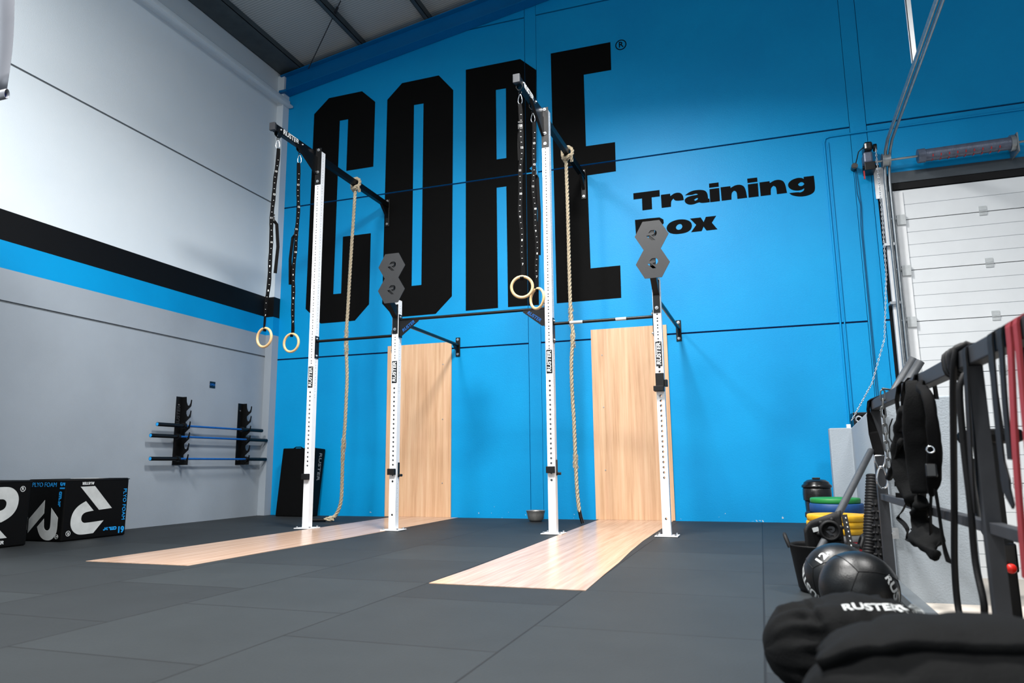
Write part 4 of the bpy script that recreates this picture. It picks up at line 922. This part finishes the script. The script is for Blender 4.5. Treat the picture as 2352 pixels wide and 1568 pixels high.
MB().obox(c+V((-.075, 0, .005)), (.016, 0, .004), (0, .004, 0), (-.003, 0, .011)).build('white_tag', 'white_print', k_); MB().obox(c+V((-.085, .02, -.06)), (.010, 0, .004), (0, .006, 0), (-.005, 0, .02)).build('white_tag', 'white_print', k_)
t = thing('perforated_strip', (.42, 4.6, .1), 'narrow black strip with a row of pale dots beside the grey bar', 'strip')
a, b_ = V((.43, 4.60, .40)), V((.452, 4.47, .10)); m = MB().ribbon([a, b_], (1, 0, 0), .030, .010); m.build('strip', 'black_rubber', t)
m = MB(); d = (b_-a).normalized(); nn = d.cross(V((1, 0, 0))).normalized()
for k in range(12): m.obox(a.lerp(b_, (k+.6)/12.5)+V((.004, -.0075, -.002)), (.0028, 0, 0), d*.0042, nn*.0015)
m.build('dot_pattern', 'white_print', t)
t = thing('foam_roller', (.62, 5.05, 0), 'black ribbed foam roller leaning on the far railing post', 'foam roller')
a, b_ = V((.655, 5.62, .012)), V((.745, 5.76, .56)); d = (b_-a).normalized(); prof = [(0, 0)]
for k in range(30):
    h = .6*k/30*1.03; prof += [(.044, h), (.049, h+.006), (.049, h+.012), (.044, h+.018)]
prof += [(0, .62)]
MB().lathe(prof, a, 26, d).build('ribbed_body', 'black_rubber', t)
t = thing('massage_roller', (.67, 4.93, 0), 'black roller covered with round studs beside the ribbed roller', 'roller')
a, b_ = V((.715, 5.53, .005)), V((.735, 5.58, .44)); d = (b_-a).normalized(); u, w = frame_of(d)
m = MB().cyl(a, b_, .03, 16)
for i in range(9):
    for k in range(7):
        q = 2*PI*k/7+(i % 2)*.45; p = a.lerp(b_, (i+.6)/9.4)+(u*math.cos(q)+w*math.sin(q))*.031; m.lathe([(.012, -.004), (.011, .004), (.007, .010), (0, .012)], p, 8, u*math.cos(q)+w*math.sin(q))
m.build('studded_body', 'black_rubber', t)
# plates
def plate(c, z0, th, r, mat, label):
    t = thing('bumper_plate', (c[0], c[1], z0), label, 'weight plate', 'weight plates stacked by the low wall'); p = (c[0], c[1], z0)
    MB().lathe([(.026, .012), (r*.5, .012), (r*.55, .004), (r*.66, .006), (r*.72, 0), (r*.97, 0), (r, .008), (r, th-.008), (r*.97, th), (r*.72, th), (r*.66, th-.006), (r*.55, th-.004), (r*.5, th-.012), (.026, th-.012)], p, 44).build('disc', mat, t)
    MB().lathe([(.025, .008), (.045, .008), (.045, th-.008), (.025, th-.008)], p, 24, closed=True).build('hub', 'zinc', t)
n1 = (.54, 6.42)
plate(n1, .001, .085, .225, 'red_plate', 'red weight plate at the bottom of the nearer stack'); plate((.545, 6.43), .0875, .052, .225, 'gray_plate', 'grey weight plate between the red and yellow plates')
for i, l in enumerate(('yellow weight plate lying on the grey plate', 'yellow weight plate in the middle of the yellow three', 'yellow weight plate on top of the yellow three')): plate((.54+.006*(i-1), 6.42), .141+.0485*i, .047, .225, 'yellow_plate', l)
n2 = (.615, 7.2)
plate((.60, 7.2), .001, .06, .225, 'black_rubber', 'black weight plate at the bottom of the farther stack'); plate((.61, 7.21), .0625, .06, .225, 'black_rubber', 'black weight plate second from the bottom of the farther stack')
plate((.60, 7.18), .124, .075, .225, 'blue_plate', 'blue weight plate lower in the farther stack'); plate((.575, 7.22), .2005, .05, .225, 'black_rubber', 'black weight plate sticking out between the two blue plates')
plate(n2, .252, .08, .225, 'blue_plate', 'blue weight plate directly under the green plate'); plate((.607, 7.2), .3335, .045, .209, 'green_plate', 'green weight plate on top of the farther stack')
# bin
t = thing('waste_bin', (.54, 8.38, 0), 'black lidded waste bin against the blue wall behind the weight plates', 'bin')
MB().lathe([(0, .001), (.105, .001), (.112, .02), (.135, .43), (.0, .43)], (.54, 8.38, 0), 32).build('body', 'black_plastic', t)
MB().lathe([(.139, .30), (.143, .36), (.14, .42), (.136, .425)], (.54, 8.38, 0), 32).build('bag_rim', 'bag_plastic', t)
MB().lathe([(0, .43), (.146, .43), (.15, .437), (.148, .455), (.13, .468), (.125, .485), (.09, .51), (.05, .516), (0, .517)], (.54, 8.38, 0), 32).build('lid', 'black_plastic', t)
MB().box(.50, .58, 8.365, 8.395, .517, .535).build('lid_handle', 'black_plastic', t, bevel=.006)
# ------------------------------------------------------------------ medicine balls
def bvh_of(o):
    from mathutils.bvhtree import BVHTree
    bpy.context.view_layer.update(); dg = bpy.context.evaluated_depsgraph_get(); e = o.evaluated_get(dg); me = e.to_mesh(); mw = o.matrix_world.copy()
    t_ = BVHTree.FromPolygons([mw @ v.co for v in me.vertices], [tuple(p.vertices) for p in me.polygons]); e.to_mesh_clear(); return t_
def medicine_ball(c, r, vdir, spin, label, prints, sq=.97):
    c = V(c); t = thing('medicine_ball', (c.x, c.y, 0), label, 'medicine ball', 'black medicine balls on the floor')
    vs, fs = [], []; n, m = 48, 28
    for j in range(m+1):
        for i in range(n):
            a, p = 2*PI*i/n, PI*j/m; vs.append(c+V((math.sin(p)*math.cos(a), math.sin(p)*math.sin(a), math.cos(p)*sq))*r)
    fs = [(j*n+i, j*n+(i+1) % n, (j+1)*n+(i+1) % n, (j+1)*n+i) for j in range(m) for i in range(n)]
    b = MB(); b.add(vs, fs, True); body = b.build('body', 'black_leather', t)
    vd = V(vdir).normalized(); u, w = frame_of(vd); u2 = u*math.cos(spin)+w*math.sin(spin); w2 = vd.cross(u2)
    # panel seams: edges of a rounded cube with one corner along vd
    k = math.sqrt(2/3); up3 = vd/math.sqrt(3)
    ax = [up3+u2*k*math.cos(q)+w2*k*math.sin(q) for q in (0, 2*PI/3, 4*PI/3)]
    seam = MB()
    for i in range(3):
        a, b1, b2 = ax[i], ax[(i+1) % 3], ax[(i+2) % 3]
        for s1 in (-1, 1):
            for s2 in (-1, 1):
                L = []
                for q in range(17):
                    f = -1+2*q/16; d = (a*f+b1*s1+b2*s2).normalized(); L.append(c+V((d.x, d.y, d.z*sq))*(r*1.0005))
                seam.tube(L, .0022, 5)
    seam.build('seam_pattern', 'black_rubber', t)
    for txt, d, ang, size, wide in prints:
        d = V(d).normalized(); uu = V((0, 0, 1)); uu = (uu-d*uu.dot(d)).normalized(); rr = uu.cross(d)
        me = text_mesh(txt, size, 0, size*.03, wide, .001)
        place(me, c+d*r, rr, uu, ang)
        bm = bmesh.new(); bm.from_mesh(me); bmesh.ops.subdivide_edges(bm, edges=bm.edges[:], cuts=3, use_grid_fill=True); bm.to_mesh(me); bm.free()
        for v in me.vertices:
            e = (v.co-c); lift = .0008*(1 if (e.length-r) > 0 else -.3); e.normalize(); h = r*1.006/math.sqrt(e.x**2+e.y**2+(e.z/sq)**2); v.co = c+e*h
        mesh_obj('lettering', [me], 'white_print', t)
    pd = V(prints[0][1]).normalized(); 
    return t
cd = V((-.10, -.97, .16)); cr = V((.995, -.1, 0)); cu_ = V((0, .16, .985))
def sd(dx, dy): return cr*dx+cu_*dy+cd*math.sqrt(max(0, 1-dx*dx-dy*dy))
medicine_ball((.366, 3.56, .158), .161, sd(.03, .42), 2.2, 'large black medicine ball in front, just behind the black sandbags',
              [('RUSTER', sd(.86, -.22), -1.25, .062, 1.1), ('12', sd(.18, -.42), 2.6, .062, 1.1), ('KG', sd(-.06, -.36), 2.6, .026, 1.1)])
medicine_ball((.318, 3.885, .158), .161, sd(.45, .5), .9, 'black medicine ball between the rubber tub and the front ball',
              [('RUSTER', sd(-.88, -.25), 2.25, .060, 1.1), ('12', sd(-.42, .48), 1.15, .06, 1.1), ('LB', sd(-.25, .62), 1.15, .022, 1.1)])
# ------------------------------------------------------------------ sandbags
def bag_point(c, ax, L, ry, rz, f, a, seed, wr):
    """f along -1..1, a around; soft pillow with flattened underside"""
    e = max(0., 1-abs(f)**2.6)**.5; ca, sa = math.cos(a), math.sin(a)
    y = ry*e*math.copysign(abs(ca)**.85, ca); z = rz*e*math.copysign(abs(sa)**.85, sa)
    p = V((f*L, y, z)); n = NZ.noise(V((f*2.2+seed, ca*1.2, sa*1.2)))*.022
    g = math.exp(-((abs(f)-.62)/.20)**2); n += wr*g*math.sin(a*13+seed+4*NZ.noise(V((f*3, ca*1.5, sa*1.5+seed))))*.009
    n -= wr*.016*math.exp(-((abs(f)-.52)/.035)**2)
    n += .006*NZ.noise(V((f*9+seed, ca*3, sa*3)))
    p *= 1+n*min(1, e*1.3)/max(.08, p.length)
    t_ = math.atan2(ax[1], ax[0]); p = Matrix.Rotation(t_, 3, 'Z') @ p
    q = V(c)+p
    if q.z < .004: q.z = .004+(q.z*.0)
    return q
def bag_mesh(c, ax, L, ry, rz, seed, wr, n=72, m=60, f0=-1, f1=1, a0=0, a1=2*PI, k=1.):
    b = MB(); vs = []; cl = abs(a1-a0-2*PI) < 1e-6; nn = n if cl else n+1
    for j in range(m+1):
        f = f0+(f1-f0)*j/m
        if cl: f = math.sin(f*PI/2)
        for i in range(nn):
            q = bag_point(c, ax, L, ry, rz, f, a0+(a1-a0)*i/n, seed, wr); vs.append(V(c)+(q-V(c))*k)
    fs = [(j*nn+i, j*nn+(i+1) % nn, (j+1)*nn+(i+1) % nn, (j+1)*nn+i) for j in range(m) for i in range(n)]
    b.add(vs, fs, True); return b
def decal_down(me, bv, dirn, off=.0015):
    d = V(dirn).normalized()
    bm = bmesh.new(); bm.from_mesh(me); bmesh.ops.subdivide_edges(bm, edges=bm.edges[:], cuts=3)
    for v in bm.verts:
        h = bv.ray_cast(v.co-d*.5, d)
        if h[0]: v.co = h[0]-d*off
    bm.to_mesh(me); bm.free(); return me
t = thing('sandbag', (.21, 2.46, 0), 'black cloth sandbag with white printing, directly in front of the medicine balls', 'sandbag', 'black sandbags on the floor')
c2 = (.215, 2.46, .15)
body = bag_mesh(c2, (.97, .24), .245, .19, .152, 3.1, 1.0).build('body', 'black_canvas', t)
bv = bvh_of(body); look = V((.06, .80, -.60))
for sz, pos, rt, up_, rot in ((.085, (.385, 2.46, .27), V((.75, .4, -.2)), V((-.3, .6, .5)), -.5),):
    me = place(emblem(sz, .001), V(pos), rt, up_, rot); mesh_obj('logo', [decal_down(me, bv, look)], 'white_print', t)
me = place(text_mesh('RUSTER', .042, .1, .0012, 1.15, .001), V((.275, 2.40, .28)), V((.97, .2, .1)), V((-.1, .35, .3)), .05); mesh_obj('lettering', [decal_down(me, bv, look)], 'white_print', t)
t = thing('sandbag', (.36, 1.66, 0), 'black cloth sandbag nearest the camera with a folded top flap', 'sandbag', 'black sandbags on the floor')
c1 = (.40, 1.66, .190)
bag_mesh(c1, (.995, -.06), .365, .22, .190, 8.4, .5).build('body', 'black_canvas', t)
fl_ = bag_mesh(c1, (.995, -.06), .365, .22, .190, 8.4, .5, n=40, m=44, f0=-.80, f1=.93, a0=.25, a1=PI-1.12, k=1.085).build('flap', 'black_canvas', t)
s_ = fl_.modifiers.new('thick', 'SOLIDIFY'); s_.thickness = .03; s_.offset = -1
# ------------------------------------------------------------------ exercise machine beyond the railing
BX = -.085
t = thing('exercise_bike', (.96, 3.75, -.1), 'black exercise machine with red knob behind the railing', 'exercise machine')
MB().box(1.0, 1.06, 3.60, 3.68, -.09, .37).build('upright', 'black_steel', t, bevel=.006)
MB().box(.995, 1.065, 3.585, 3.69, .24, .36).build('adjuster', 'black_plastic', t, bevel=.01)
MB().cyl((1.03, 3.585, .262), (1.03, 3.555, .262), .012, 10).build('knob_stem', 'zinc', t)
MB().lathe([(0, .0), (.013, 0), (.019, .010), (.020, .018), (.015, .029), (0, .032)], (1.025, 3.56, .262), 20, (-.1, -1, .05)).build('knob', 'red_knob', t)
MB().box(1.012, 1.048, 3.615, 3.665, .37, .78).build('seat_post', 'black_steel', t)
MB().obox((1.03, 3.66, .80), (.10, 0, 0), (0, .13, 0), (0, 0, .03)).build('seat', 'black_foam', t, bevel=.025)
MB().tube([(.95, 3.98, -.085), (1.03, 3.64, -.05), (1.05, 3.2, -.05)], .03, 10).build('base_bar', 'black_steel', t)
MB().box(.88, 1.25, 3.95, 4.03, -.13, -.06).build('foot', 'black_rubber', t, bevel=.01); MB().box(.88, 1.25, 3.17, 3.24, -.07, -.01).build('foot', 'black_rubber', t, bevel=.01)
MB().tube([(1.03, 3.66, .30), (1.04, 3.95, .42), (1.05, 4.02, .70)], .03, 10).build('handle_column', 'black_steel', t)
MB().lathe([(0, -.03), (.2, -.03), (.22, -.02), (.22, .02), (.2, .03), (0, .03)], (1.16, 3.45, .16), 30, (1, 0, 0)).build('flywheel', 'black_steel', t)
for o in t.children:
    for v in o.data.vertices: v.co.x += BX
